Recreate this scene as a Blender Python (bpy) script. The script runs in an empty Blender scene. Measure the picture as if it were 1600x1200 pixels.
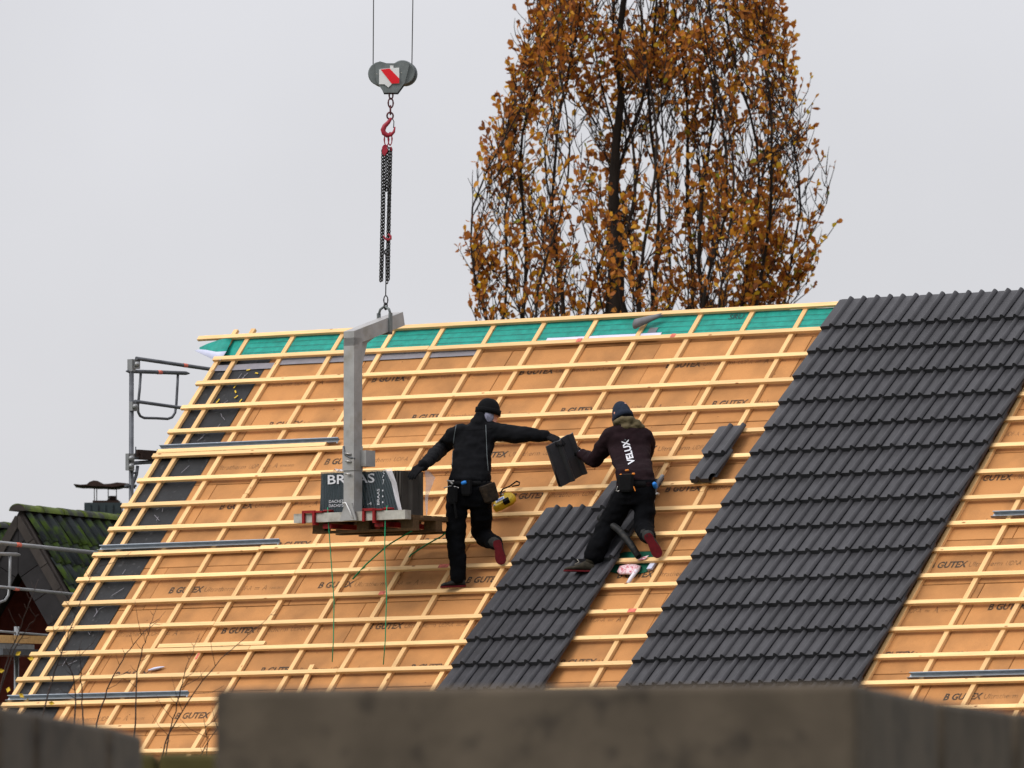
import bpy, bmesh, math, random
from mathutils import Vector, Matrix, noise
from mathutils.kdtree import KDTree
random.seed(11)
V = Vector
rad = math.radians
S = bpy.context.scene
COL = S.collection

# ------------------------------------------------------------------ camera
EYE = 1.7                     # metres above the ground
F_PX = 16923.6                # focal length in pixels of the 1600 px wide photograph
TILT = 0.0607834
cam_d = bpy.data.cameras.new('camera')
cam = bpy.data.objects.new('camera', cam_d)
COL.objects.link(cam)
cam.location = (0, 0, EYE)
cam.rotation_euler = (math.pi / 2 + TILT, 0, 0)
cam_d.sensor_width = 36
cam_d.lens = F_PX / 1600 * 36
cam_d.clip_start = 1
cam_d.clip_end = 4000
cam_d.dof.use_dof = True
cam_d.dof.focus_distance = 101.5
cam_d.dof.aperture_fstop = 4.6
S.camera = cam

# ------------------------------------------------------------------ sky, sun, exposure
SUN_DIR = V((-0.62, -0.40, 0.67)).normalized()      # towards the sun
w = bpy.data.worlds.new('World')
S.world = w
w.use_nodes = True
nt = w.node_tree
nt.nodes.clear()
sky = nt.nodes.new('ShaderNodeTexSky')
sky.sky_type = 'NISHITA'
sky.sun_disc = False
sky.sun_elevation = math.asin(SUN_DIR.z)
sky.sun_rotation = math.atan2(SUN_DIR.x, SUN_DIR.y)
tc = nt.nodes.new('ShaderNodeTexCoord')
sep = nt.nodes.new('ShaderNodeSeparateXYZ')
nt.links.new(tc.outputs['Generated'], sep.inputs[0])
# overcast cloud layer: the standard (CIE) overcast sky, three times as bright overhead as at the horizon, softly mottled
mr = nt.nodes.new('ShaderNodeMapRange')
mr.inputs['From Min'].default_value = 0.0
mr.inputs['From Max'].default_value = 1.0
mr.inputs['To Min'].default_value = 1.0
mr.inputs['To Max'].default_value = 3.0
nt.links.new(sep.outputs['Z'], mr.inputs['Value'])
nz = nt.nodes.new('ShaderNodeTexNoise')
nz.inputs['Scale'].default_value = 22
nz.inputs['Detail'].default_value = 4
nz.inputs['Roughness'].default_value = 0.45
nt.links.new(tc.outputs['Generated'], nz.inputs['Vector'])
mr2 = nt.nodes.new('ShaderNodeMapRange')
mr2.inputs['To Min'].default_value = 0.88
mr2.inputs['To Max'].default_value = 1.12
nt.links.new(nz.outputs['Fac'], mr2.inputs['Value'])
mul = nt.nodes.new('ShaderNodeMath'); mul.operation = 'MULTIPLY'
nt.links.new(mr.outputs[0], mul.inputs[0]); nt.links.new(mr2.outputs[0], mul.inputs[1])
sc = nt.nodes.new('ShaderNodeVectorMath'); sc.operation = 'SCALE'
sc.inputs[0].default_value = (4.05, 4.02, 4.22)
nt.links.new(mul.outputs[0], sc.inputs['Scale'])
mx = nt.nodes.new('ShaderNodeMix'); mx.data_type = 'RGBA'
mx.inputs[0].default_value = 0.94
nt.links.new(sky.outputs[0], mx.inputs[6]); nt.links.new(sc.outputs[0], mx.inputs[7])
bg = nt.nodes.new('ShaderNodeBackground')
bg.inputs['Strength'].default_value = 0.1
nt.links.new(mx.outputs[2], bg.inputs['Color'])
wo = nt.nodes.new('ShaderNodeOutputWorld')
nt.links.new(bg.outputs[0], wo.inputs['Surface'])

sun_d = bpy.data.lights.new('sun', 'SUN')
sun_d.energy = 1.5
sun_d.angle = rad(32)
sun_d.color = (1, 0.96, 0.9)
sun = bpy.data.objects.new('sun', sun_d)
COL.objects.link(sun)
sun.location = (-30, 40, 60)
sun.rotation_euler = SUN_DIR.to_track_quat('Z', 'Y').to_euler()

S.view_settings.view_transform = 'Standard'
S.view_settings.look = 'None'
S.view_settings.exposure = 0.6
S.view_settings.gamma = 1
S.view_settings.use_curve_mapping = False

# ------------------------------------------------------------------ roof frame (recovered from the batten and tile grid)
PHI, ALPHA = 0.6562650, 0.8277344
U = V((math.cos(PHI), -math.sin(PHI), 0))
NH = V((math.sin(PHI), math.cos(PHI), 0))
Z = V((0, 0, 1))
VS = NH * math.cos(ALPHA) + Z * math.sin(ALPHA)
N = U.cross(VS)
O = V((2.93773, 101.56849, 6.70826 + EYE))
GAUGE = 0.33662
TSTRIP = -2.0955          # u of the left edge of the narrow tile strip
def RP(u, v, h=0.0): return O + U * u + VS * v + N * h
def RM(u, v, h=0.0):      # frame on the roof: x along the battens, y up the slope, z out of the roof
    m = Matrix((U, VS, N)).transposed().to_4x4(); m.translation = RP(u, v, h); return m
CT, ST = math.cos(TILT), math.sin(TILT)
def ray(x, y):
    a = (x - 800) / F_PX; b = (600 - y) / F_PX
    return V((a, CT - b * ST, ST + b * CT))
C0 = V((0, 0, EYE))
def PX(x, y, Y):          # photo pixel at ground distance Y
    d = ray(x, y); return C0 + d * (Y / d.y)
def PXR(x, y, h=0.0):     # photo pixel on the roof, h above the battens
    d = ray(x, y); return C0 + d * (((O + N * h - C0).dot(N)) / d.dot(N))
def PXU(x, y, u):         # photo pixel on the vertical plane u = const (parallel to the gable)
    d = ray(x, y); return C0 + d * ((O + U * u - C0).dot(U) / d.dot(U))

# ------------------------------------------------------------------ materials
MATS = {}
def mat(name, col, rough=0.7, metal=0.0, var=0.12, vs=6.0, bump=0.0, bs=80.0, orand=0.0, stretch=(1, 1, 1),
        spec=0.22, col2=None, c2scale=3.0, c2lo=0.5, c2hi=0.65, specks=None):
    m = bpy.data.materials.new(name); m.use_nodes = True
    t = m.node_tree; L = t.links; b = t.nodes['Principled BSDF']
    b.inputs['Roughness'].default_value = rough
    b.inputs['Metallic'].default_value = metal
    b.inputs['Specular IOR Level'].default_value = spec
    co = t.nodes.new('ShaderNodeTexCoord'); oi = t.nodes.new('ShaderNodeObjectInfo')
    mp = t.nodes.new('ShaderNodeMapping'); mp.inputs['Scale'].default_value = stretch
    ad = t.nodes.new('ShaderNodeVectorMath'); ad.operation = 'ADD'
    sc_ = t.nodes.new('ShaderNodeVectorMath'); sc_.operation = 'SCALE'
    sc_.inputs[0].default_value = (37, 71, 53)
    L.new(oi.outputs['Random'], sc_.inputs['Scale'])
    L.new(co.outputs['Object'], mp.inputs['Vector'])
    L.new(mp.outputs[0], ad.inputs[0]); L.new(sc_.outputs[0], ad.inputs[1])
    n = t.nodes.new('ShaderNodeTexNoise'); n.inputs['Scale'].default_value = vs; n.inputs['Detail'].default_value = 5
    n.inputs['Roughness'].default_value = 0.6
    L.new(ad.outputs[0], n.inputs['Vector'])
    r = t.nodes.new('ShaderNodeMapRange')
    r.inputs['From Min'].default_value = 0.3; r.inputs['From Max'].default_value = 0.7
    r.inputs['To Min'].default_value = 1 - var; r.inputs['To Max'].default_value = 1 + var
    L.new(n.outputs['Fac'], r.inputs['Value'])
    r2 = t.nodes.new('ShaderNodeMapRange'); r2.inputs['To Min'].default_value = 1 - orand; r2.inputs['To Max'].default_value = 1 + orand
    L.new(oi.outputs['Random'], r2.inputs['Value'])
    ml = t.nodes.new('ShaderNodeMath'); ml.operation = 'MULTIPLY'
    L.new(r.outputs[0], ml.inputs[0]); L.new(r2.outputs[0], ml.inputs[1])
    cs = t.nodes.new('ShaderNodeVectorMath'); cs.operation = 'SCALE'
    L.new(ml.outputs[0], cs.inputs['Scale'])
    src = None
    if col2:
        n2 = t.nodes.new('ShaderNodeTexNoise'); n2.inputs['Scale'].default_value = c2scale; n2.inputs['Detail'].default_value = 6
        L.new(ad.outputs[0], n2.inputs['Vector'])
        r3 = t.nodes.new('ShaderNodeMapRange'); r3.inputs['From Min'].default_value = c2lo; r3.inputs['From Max'].default_value = c2hi
        L.new(n2.outputs['Fac'], r3.inputs['Value'])
        x = t.nodes.new('ShaderNodeMix'); x.data_type = 'RGBA'
        x.inputs[6].default_value = (*col, 1); x.inputs[7].default_value = (*col2, 1)
        L.new(r3.outputs[0], x.inputs[0]); L.new(x.outputs[2], cs.inputs[0])
    else:
        cs.inputs[0].default_value = col
    out = cs.outputs[0]
    if specks:                      # knots in timber, bits of dirt on boards: (colour, scale, size, share)
        kc, ks, kr, kp = specks
        vo = t.nodes.new('ShaderNodeTexVoronoi'); vo.inputs['Scale'].default_value = 1.0
        mp2 = t.nodes.new('ShaderNodeMapping'); mp2.inputs['Scale'].default_value = ks
        L.new(co.outputs['Object'], mp2.inputs['Vector'])
        ad2 = t.nodes.new('ShaderNodeVectorMath'); ad2.operation = 'ADD'
        L.new(mp2.outputs[0], ad2.inputs[0]); L.new(sc_.outputs[0], ad2.inputs[1]); L.new(ad2.outputs[0], vo.inputs['Vector'])
        a1 = t.nodes.new('ShaderNodeMapRange'); a1.inputs['From Min'].default_value = kr; a1.inputs['From Max'].default_value = kr * 0.5
        L.new(vo.outputs['Distance'], a1.inputs['Value'])
        sp_ = t.nodes.new('ShaderNodeSeparateColor'); L.new(vo.outputs['Color'], sp_.inputs[0])
        a2 = t.nodes.new('ShaderNodeMath'); a2.operation = 'LESS_THAN'; a2.inputs[1].default_value = kp; L.new(sp_.outputs[0], a2.inputs[0])
        a3 = t.nodes.new('ShaderNodeMath'); a3.operation = 'MULTIPLY'; L.new(a1.outputs[0], a3.inputs[0]); L.new(a2.outputs[0], a3.inputs[1])
        x2 = t.nodes.new('ShaderNodeMix'); x2.data_type = 'RGBA'; x2.inputs[7].default_value = (*kc, 1)
        L.new(a3.outputs[0], x2.inputs[0]); L.new(out, x2.inputs[6]); out = x2.outputs[2]
    L.new(out, b.inputs['Base Color'])
    if bump:
        n3 = t.nodes.new('ShaderNodeTexNoise'); n3.inputs['Scale'].default_value = bs; n3.inputs['Detail'].default_value = 3
        L.new(ad.outputs[0], n3.inputs['Vector'])
        bp = t.nodes.new('ShaderNodeBump'); bp.inputs['Strength'].default_value = bump; bp.inputs['Distance'].default_value = 0.01
        L.new(n3.outputs['Fac'], bp.inputs['Height']); L.new(bp.outputs[0], b.inputs['Normal'])
    MATS[name] = m
    return m

mat('batten_wood', (0.72, 0.465, 0.220), 0.75, var=0.16, vs=5, stretch=(0.5, 14, 14), bump=0.15, bs=30, orand=0.15,
    col2=(0.58, 0.36, 0.145), c2scale=1.6, c2lo=0.55, c2hi=0.8, specks=((0.26, 0.11, 0.035), (6, 16, 16), 0.17, 0.3))
mat('counter_wood', (0.66, 0.41, 0.185), 0.75, var=0.16, vs=5, stretch=(14, 0.5, 14), bump=0.15, bs=30, orand=0.10,
    col2=(0.56, 0.31, 0.11), c2scale=1.6, c2lo=0.55, c2hi=0.8, specks=((0.24, 0.10, 0.03), (16, 6, 16), 0.17, 0.35))
mat('old_wood', (0.085, 0.048, 0.022), 0.85, var=0.3, vs=9, orand=0.25, stretch=(1, 5, 5), bump=0.2, bs=30)
mat('new_wood', (0.50, 0.30, 0.12), 0.8, var=0.2, vs=9, orand=0.1, stretch=(1, 5, 5))
mat('fibre_board', (0.43, 0.200, 0.070), 0.9, var=0.10, vs=140, bump=0.1, bs=220, orand=0.06,
    col2=(0.285, 0.135, 0.050), c2scale=2.6, c2lo=0.42, c2hi=0.72, specks=((0.16, 0.075, 0.03), (9, 11, 9), 0.10, 0.22))
mat('board_print', (0.075, 0.04, 0.02), 0.9, var=0.4, vs=60)
mat('faint_print', (0.19, 0.095, 0.045), 0.9, var=0.4, vs=60)
mat('roof_tile', (0.033, 0.0325, 0.0365), 0.46, var=0.2, vs=7, bump=0.06, bs=260, orand=0.13, spec=0.25, specks=((0.09, 0.085, 0.08), (11, 9, 9), 0.07, 0.12))
mat('tile_brown', (0.045, 0.039, 0.034), 0.7, var=0.15, vs=6, orand=0.1)
mat('green_foil', (0.006, 0.215, 0.170), 0.55, var=0.22, vs=12, bump=0.3, bs=14)
mat('dark_green_foil', (0.003, 0.075, 0.045), 0.6, var=0.2, vs=12, spec=0.2)
mat('foil_white', (0.50, 0.52, 0.66), 0.5, var=0.06, vs=12, bump=0.2, bs=16)
mat('foil_grey', (0.19, 0.18, 0.20), 0.5, var=0.1, vs=12, bump=0.2, bs=16)
mat('black_foil', (0.0085, 0.009, 0.010), 0.5, var=0.35, vs=9, bump=0.5, bs=12, col2=(0.035, 0.035, 0.036), c2scale=22, c2lo=0.62, c2hi=0.7)
mat('grey_mat', (0.13, 0.13, 0.14), 0.6, var=0.15, vs=20)
mat('zinc', (0.34, 0.37, 0.40), 0.32, metal=0.85, var=0.15, vs=4, stretch=(0.3, 8, 8))
mat('galvanised', (0.24, 0.245, 0.25), 0.45, metal=0.6, var=0.2, vs=8, orand=0.08)
mat('scaffold_dark', (0.09, 0.095, 0.105), 0.45, metal=0.5, var=0.3, vs=7)
mat('fork_steel', (0.30, 0.295, 0.29), 0.5, metal=0.25, var=0.14, vs=6, bump=0.1, bs=40, col2=(0.22, 0.20, 0.17), c2scale=5, c2lo=0.52, c2hi=0.75)
mat('fork_beam', (0.36, 0.345, 0.31), 0.6, metal=0.15, var=0.2, vs=12, col2=(0.20, 0.17, 0.13), c2scale=9, c2lo=0.5, c2hi=0.75)
mat('red_paint', (0.20, 0.008, 0.009), 0.5, var=0.25, vs=14)
mat('hook_red', (0.28, 0.02, 0.035), 0.45, var=0.25, vs=40)
mat('chain_dark', (0.035, 0.034, 0.034), 0.5, metal=0.4, var=0.3, vs=60)
mat('chain_redbrown', (0.10, 0.03, 0.035), 0.5, metal=0.3, var=0.3, vs=60)
mat('block_grey', (0.14, 0.155, 0.155), 0.5, metal=0.2, var=0.2, vs=18)
mat('rope', (0.10, 0.10, 0.105), 0.6, metal=0.3)
mat('sign_white', (0.62, 0.62, 0.62), 0.5, var=0.08)
mat('sign_red', (0.62, 0.012, 0.02), 0.5, var=0.05)
mat('mark_red', (0.55, 0.14, 0.10), 0.8, var=0.4, vs=40)
mat('jacket_black', (0.0042, 0.0044, 0.0056), 0.9, var=0.3, vs=9, bump=0.5, bs=16, spec=0.1)
mat('trouser_black', (0.0016, 0.0018, 0.0026), 0.9, var=0.3, vs=9, bump=0.5, bs=14, spec=0.08)
mat('sweater_maroon', (0.0105, 0.0045, 0.006), 0.9, var=0.25, vs=9, bump=0.5, bs=16, spec=0.1)
mat('beanie_black', (0.003, 0.0032, 0.004), 0.95, var=0.2, vs=60, bump=0.3, bs=150, spec=0.15)
mat('beanie_navy', (0.014, 0.019, 0.032), 0.95, var=0.25, vs=60, bump=0.3, bs=150, spec=0.15)
mat('hood_olive', (0.085, 0.066, 0.034), 0.9, var=0.25, vs=14, bump=0.4, bs=30, spec=0.2)
mat('scarf_grey', (0.19, 0.19, 0.25), 0.9, var=0.35, vs=40, spec=0.2)
mat('skin', (0.48, 0.22, 0.15), 0.55, var=0.15, vs=14)
mat('glove_black', (0.004, 0.004, 0.005), 0.85, var=0.3, vs=50, spec=0.12)
mat('boot_grey', (0.022, 0.022, 0.021), 0.85, var=0.4, vs=30, spec=0.15)
mat('boot_olive', (0.028, 0.024, 0.017), 0.85, var=0.5, vs=30, spec=0.15)
mat('sole_red', (0.085, 0.005, 0.008), 0.7, var=0.3, vs=25, spec=0.12)
mat('belt_black', (0.004, 0.004, 0.0045), 0.85, var=0.3, vs=30, spec=0.12)
mat('leather_brown', (0.020, 0.013, 0.008), 0.8, var=0.6, vs=30, spec=0.2)
mat('tool_steel', (0.35, 0.34, 0.33), 0.4, metal=0.7, var=0.2, vs=30)
mat('tool_blue', (0.015, 0.16, 0.50), 0.45, var=0.1)
mat('tool_orange', (0.55, 0.17, 0.02), 0.5, var=0.1)
mat('piping_grey', (0.10, 0.115, 0.12), 0.6, var=0.1)
mat('print_white', (0.55, 0.55, 0.58), 0.8, var=0.2, vs=90)
mat('yellow_plastic', (0.50, 0.33, 0.018), 0.5, var=0.2, vs=20)
mat('label_blue', (0.12, 0.18, 0.42), 0.5, var=0.15, vs=60)
mat('webbing_black', (0.012, 0.012, 0.014), 0.8, var=0.2, vs=30)
mat('strap_green', (0.005, 0.26, 0.12), 0.4, var=0.15, vs=30)
mat('pipe_black', (0.011, 0.0115, 0.012), 0.6, var=0.5, vs=22, spec=0.2, col2=(0.03, 0.026, 0.021), c2scale=30, c2lo=0.55, c2hi=0.7)
mat('cloth_pink', (0.62, 0.48, 0.50), 0.85, var=0.15, vs=20, col2=(0.48, 0.12, 0.16), c2scale=45, c2lo=0.5, c2hi=0.6)
mat('tube_white', (0.66, 0.64, 0.70), 0.5, var=0.1, vs=14, col2=(0.5, 0.1, 0.15), c2scale=12, c2lo=0.66, c2hi=0.7)
mat('plaster', (0.55, 0.53, 0.5), 0.9, var=0.08, vs=3)
mat('rear_slab', (0.42, 0.19, 0.07), 0.9, var=0.1, vs=5)
mat('bark', (0.018, 0.013, 0.010), 0.9, var=0.4, vs=16, stretch=(1, 1, 0.2), bump=0.4, bs=50)
mat('twig_bark', (0.026, 0.017, 0.014), 0.9, var=0.3, vs=16)
mat('sapling_bark', (0.03, 0.018, 0.014), 0.8, var=0.4, vs=10)
mat('leaf_yellow', (0.55, 0.36, 0.03), 0.7, var=0.2)
mat('moss_tile', (0.019, 0.024, 0.025), 0.8, var=0.3, vs=7, orand=0.2, bump=0.3, bs=40, col2=(0.040, 0.070, 0.006), c2scale=5.5, c2lo=0.46, c2hi=0.62)
mat('moss_ridge', (0.026, 0.028, 0.024), 0.85, var=0.3, vs=7, bump=0.3, bs=40, col2=(0.075, 0.105, 0.008), c2scale=4.5, c2lo=0.40, c2hi=0.56)
mat('verge_dark', (0.017, 0.0155, 0.0165), 0.85, var=0.25, vs=7, orand=0.2)
mat('verge_slate', (0.034, 0.028, 0.025), 0.85, var=0.25, vs=7, orand=0.2)
mat('red_brick', (0.11, 0.022, 0.016), 0.9, var=0.25, vs=14, orand=0.15)
mat('chimney_clad', (0.024, 0.034, 0.037), 0.55, var=0.25, vs=7)
mat('chimney_rust', (0.03, 0.016, 0.012), 0.8, var=0.3, vs=14)
mat('block_stone', (0.076, 0.060, 0.044), 0.95, var=0.22, vs=3.0, bump=0.3, bs=30, orand=0.06, col2=(0.040, 0.032, 0.025), c2scale=5, c2lo=0.54, c2hi=0.68)
mat('mossy_stone', (0.060, 0.050, 0.016), 0.95, var=0.25, vs=5)
mat('soil_grass', (0.05, 0.065, 0.025), 0.95, var=0.4, vs=0.4)

# leaf material with a per-leaf tint
def leaf_material():
    m = bpy.data.materials.new('oak_leaf'); m.use_nodes = True; t = m.node_tree; b = t.nodes['Principled BSDF']
    at = t.nodes.new('ShaderNodeAttribute'); at.attribute_name = 'tint'
    cr = t.nodes.new('ShaderNodeValToRGB'); e = cr.color_ramp.elements
    e[0].position = 0.0; e[0].color = (0.15, 0.05, 0.018, 1)
    e[1].position = 1.0; e[1].color = (0.25, 0.25, 0.02, 1)
    for p, c in ((0.3, (0.36, 0.115, 0.024, 1)), (0.55, (0.54, 0.20, 0.026, 1)), (0.78, (0.68, 0.34, 0.026, 1)), (0.92, (0.68, 0.44, 0.03, 1))):
        q = e.new(p); q.color = c
    t.links.new(at.outputs['Fac'], cr.inputs[0]); t.links.new(cr.outputs[0], b.inputs['Base Color'])
    b.inputs['Roughness'].default_value = 0.6; b.inputs['Specular IOR Level'].default_value = 0.3
    tr = t.nodes.new('ShaderNodeBsdfTranslucent'); t.links.new(cr.outputs[0], tr.inputs['Color'])
    mxs = t.nodes.new('ShaderNodeMixShader'); mxs.inputs[0].default_value = 0.48
    t.links.new(b.outputs[0], mxs.inputs[1]); t.links.new(tr.outputs[0], mxs.inputs[2])
    t.links.new(mxs.outputs[0], t.nodes['Material Output'].inputs['Surface'])
    MATS['oak_leaf'] = m
leaf_material()
def film_material(name, col, alpha, rough=0.25):
    m = bpy.data.materials.new(name); m.use_nodes = True; t = m.node_tree; b = t.nodes['Principled BSDF']
    n = t.nodes.new('ShaderNodeTexNoise'); n.inputs['Scale'].default_value = 14
    r = t.nodes.new('ShaderNodeMapRange'); r.inputs['To Min'].default_value = alpha - 0.15; r.inputs['To Max'].default_value = alpha + 0.15
    t.links.new(n.outputs['Fac'], r.inputs['Value']); t.links.new(r.outputs[0], b.inputs['Alpha'])
    b.inputs['Base Color'].default_value = (*col, 1); b.inputs['Roughness'].default_value = rough
    MATS[name] = m
def print_material(name, col, lo, hi):      # worn ink: patches of it have rubbed off
    m = bpy.data.materials.new(name); m.use_nodes = True; t = m.node_tree; b = t.nodes['Principled BSDF']
    co = t.nodes.new('ShaderNodeTexCoord'); oi = t.nodes.new('ShaderNodeObjectInfo'); ad = t.nodes.new('ShaderNodeVectorMath'); ad.operation = 'ADD'
    t.links.new(co.outputs['Object'], ad.inputs[0]); t.links.new(oi.outputs['Location'], ad.inputs[1])
    n = t.nodes.new('ShaderNodeTexNoise'); n.inputs['Scale'].default_value = 22; n.inputs['Detail'].default_value = 6; t.links.new(ad.outputs[0], n.inputs['Vector'])
    r = t.nodes.new('ShaderNodeMapRange'); r.inputs['From Min'].default_value = 0.35; r.inputs['From Max'].default_value = 0.62; r.inputs['To Min'].default_value = lo; r.inputs['To Max'].default_value = hi
    t.links.new(n.outputs['Fac'], r.inputs['Value']); t.links.new(r.outputs[0], b.inputs['Alpha'])
    b.inputs['Base Color'].default_value = (*col, 1); b.inputs['Roughness'].default_value = 0.9; MATS[name] = m
print_material('board_print', (0.045, 0.032, 0.022), 0.45, 0.95)
print_material('faint_print', (0.06, 0.04, 0.025), 0.15, 0.6)
film_material('film_dark', (0.026, 0.042, 0.050), 0.72)
film_material('film_clear', (0.72, 0.70, 0.74), 0.55)

# ------------------------------------------------------------------ object helpers
WM = {}
def link(o, parent=None, M=None):
    COL.objects.link(o)
    if M is not None: o.matrix_world = M; WM[o.name] = M.copy()
    if parent is not None:
        o.parent = parent
        o.matrix_parent_inverse = WM[parent.name].inverted()
    return o
def tag(o, label, cat, group=None):
    o['label'] = label; o['category'] = cat
    if group: o['group'] = group
    return o
def thing(name, loc, label, cat, group=None):
    o = bpy.data.objects.new(name, None); o.empty_display_size = 0.2
    link(o, None, Matrix.Translation(V(loc)))
    return tag(o, label, cat, group)

class G:
    """collects faces; .obj() links them as one mesh object"""
    def __init__(s): s.v = []; s.f = []; s.sm = []; s.mi = []
    def face(s, idx, smooth=False, mi=0): s.f.append(tuple(idx)); s.sm.append(smooth); s.mi.append(mi)
    def box(s, c, ax, ay, az, mi=0):
        c, ax, ay, az = V(c), V(ax), V(ay), V(az); b = len(s.v)
        for k in (-1, 1):
            for j in (-1, 1):
                for i in (-1, 1): s.v.append(c + ax * i + ay * j + az * k)
        for q in ((0, 2, 3, 1), (4, 5, 7, 6), (0, 1, 5, 4), (2, 6, 7, 3), (0, 4, 6, 2), (1, 3, 7, 5)): s.face([b + i for i in q], mi=mi)
        return s
    def hexa(s, p, mi=0):           # 8 corners, order as box
        b = len(s.v); s.v += [V(q) for q in p]
        for q in ((0, 2, 3, 1), (4, 5, 7, 6), (0, 1, 5, 4), (2, 6, 7, 3), (0, 4, 6, 2), (1, 3, 7, 5)): s.face([b + i for i in q], mi=mi)
        return s
    def loft(s, rings, cap=True, smooth=True, mi=0, closed=True):
        b = len(s.v); n = len(rings[0])
        for r in rings: s.v += [V(p) for p in r]
        for i in range(len(rings) - 1):
            for j in range(n if closed else n - 1):
                k = (j + 1) % n
                s.face((b + i * n + j, b + i * n + k, b + (i + 1) * n + k, b + (i + 1) * n + j), smooth, mi)
        if cap:
            s.face([b + j for j in range(n)][::-1], False, mi); s.face([b + (len(rings) - 1) * n + j for j in range(n)], False, mi)
        return s
    def tube(s, pts, r, n=8, cap=True, mi=0, squash=None, smooth=True, rounded=False):
        pts = [V(p) for p in pts]
        rs = list(r) if isinstance(r, (list, tuple)) else [r] * len(pts)
        t0 = (pts[1] - pts[0]).normalized()
        ref = V((0, 0, 1)) if abs(t0.z) < 0.9 else V((1, 0, 0))
        x = t0.cross(ref).normalized(); rings = []
        if rounded:
            a = pts[0] - (pts[1] - pts[0]).normalized() * rs[0] * 0.8; z_ = pts[-1] + (pts[-1] - pts[-2]).normalized() * rs[-1] * 0.8
            a2 = pts[0] - (pts[1] - pts[0]).normalized() * rs[0] * 0.45; z2 = pts[-1] + (pts[-1] - pts[-2]).normalized() * rs[-1] * 0.45
            pts = [a, a2] + pts + [z2, z_]; rs = [rs[0] * 0.5, rs[0] * 0.87] + rs + [rs[-1] * 0.87, rs[-1] * 0.5]
        for i, p in enumerate(pts):
            t = (pts[min(i + 1, len(pts) - 1)] - pts[max(i - 1, 0)]).normalized()
            x = (x - t * x.dot(t)).normalized(); y = t.cross(x)
            sq = squash or 1
            rings.append([p + (x * math.cos(2 * math.pi * j / n) + y * math.sin(2 * math.pi * j / n) * sq) * rs[i] for j in range(n)])
        return s.loft(rings, cap, smooth, mi)
    def ball(s, c, rx, ry=None, rz=None, ax=V((1, 0, 0)), ay=V((0, 1, 0)), az=V((0, 0, 1)), n=14, m=9, mi=0):
        ry = ry or rx; rz = rz or rx; rings = []
        for i in range(1, m):
            th = math.pi * i / m
            rings.append([V(c) + az * (-math.cos(th) * rz) + (ax * math.cos(2 * math.pi * j / n) * rx + ay * math.sin(2 * math.pi * j / n) * ry) * math.sin(th) for j in range(n)])
        return s.loft(rings, True, True, mi)
    def mesh(s, name):
        me = bpy.data.meshes.new(name); me.from_pydata([tuple(p) for p in s.v], [], s.f)
        me.polygons.foreach_set('use_smooth', s.sm); me.polygons.foreach_set('material_index', s.mi); me.update()
        return me
    def obj(s, name, mats, parent=None, origin=None):
        c = V(origin) if origin is not None else sum(s.v, V()) / len(s.v)
        s.v = [p - c for p in s.v]
        me = s.mesh(name)
        bm = bmesh.new(); bm.from_mesh(me); bmesh.ops.recalc_face_normals(bm, faces=bm.faces); bm.to_mesh(me); bm.free()
        for q in ([mats] if isinstance(mats, str) else mats): me.materials.append(MATS[q])
        return link(bpy.data.objects.new(name, me), parent, Matrix.Translation(c))

def inst(name, me, M, parent=None): return link(bpy.data.objects.new(name, me), parent, M)
def box_mesh(name, sx, sy, sz, m, bev=0.0):
    g = G(); g.box((0, 0, 0), (sx / 2, 0, 0), (0, sy / 2, 0), (0, 0, sz / 2)); me = g.mesh(name)
    if bev:
        bm = bmesh.new(); bm.from_mesh(me)
        bmesh.ops.bevel(bm, geom=bm.edges[:], offset=bev, segments=1, affect='EDGES'); bm.to_mesh(me); bm.free()
    me.materials.append(MATS[m]); return me
def mat3(x, y, z, t):
    m = Matrix((V(x), V(y), V(z))).transposed().to_4x4(); m.translation = V(t); return m
TXT = {}
def text_mesh(body, width, height, m, bold=0.0):
    """flat lettering, lower left corner at the origin, in the xy plane"""
    key = (body, width, height, m)
    if key in TXT: return TXT[key]
    c = bpy.data.curves.new('lettering', 'FONT'); c.body = body; c.size = 1; c.offset = bold; c.resolution_u = 3
    o = bpy.data.objects.new('lettering', c); COL.objects.link(o)
    bpy.context.view_layer.update()
    me = bpy.data.meshes.new_from_object(o.evaluated_get(bpy.context.evaluated_depsgraph_get()))
    bpy.data.objects.remove(o); bpy.data.curves.remove(c)
    xs = [q.co.x for q in me.vertices]; ys = [q.co.y for q in me.vertices]
    sx = width / (max(xs) - min(xs)); sy = height / (max(ys) - min(ys)); x0, y0 = min(xs), min(ys)
    for q in me.vertices: q.co = ((q.co.x - x0) * sx, (q.co.y - y0) * sy, 0)
    me.materials.clear(); me.materials.append(MATS[m]); me.name = 'lettering'
    TXT[key] = me
    return me

# ================================================================== setting
g = G(); g.v = [V((-1500, -300, 0)), V((1500, -300, 0)), V((1500, 2500, 0)), V((-1500, 2500, 0))]; g.face((0, 1, 2, 3))
ground = g.obj('ground', 'soil_grass'); ground['kind'] = 'structure'

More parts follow.
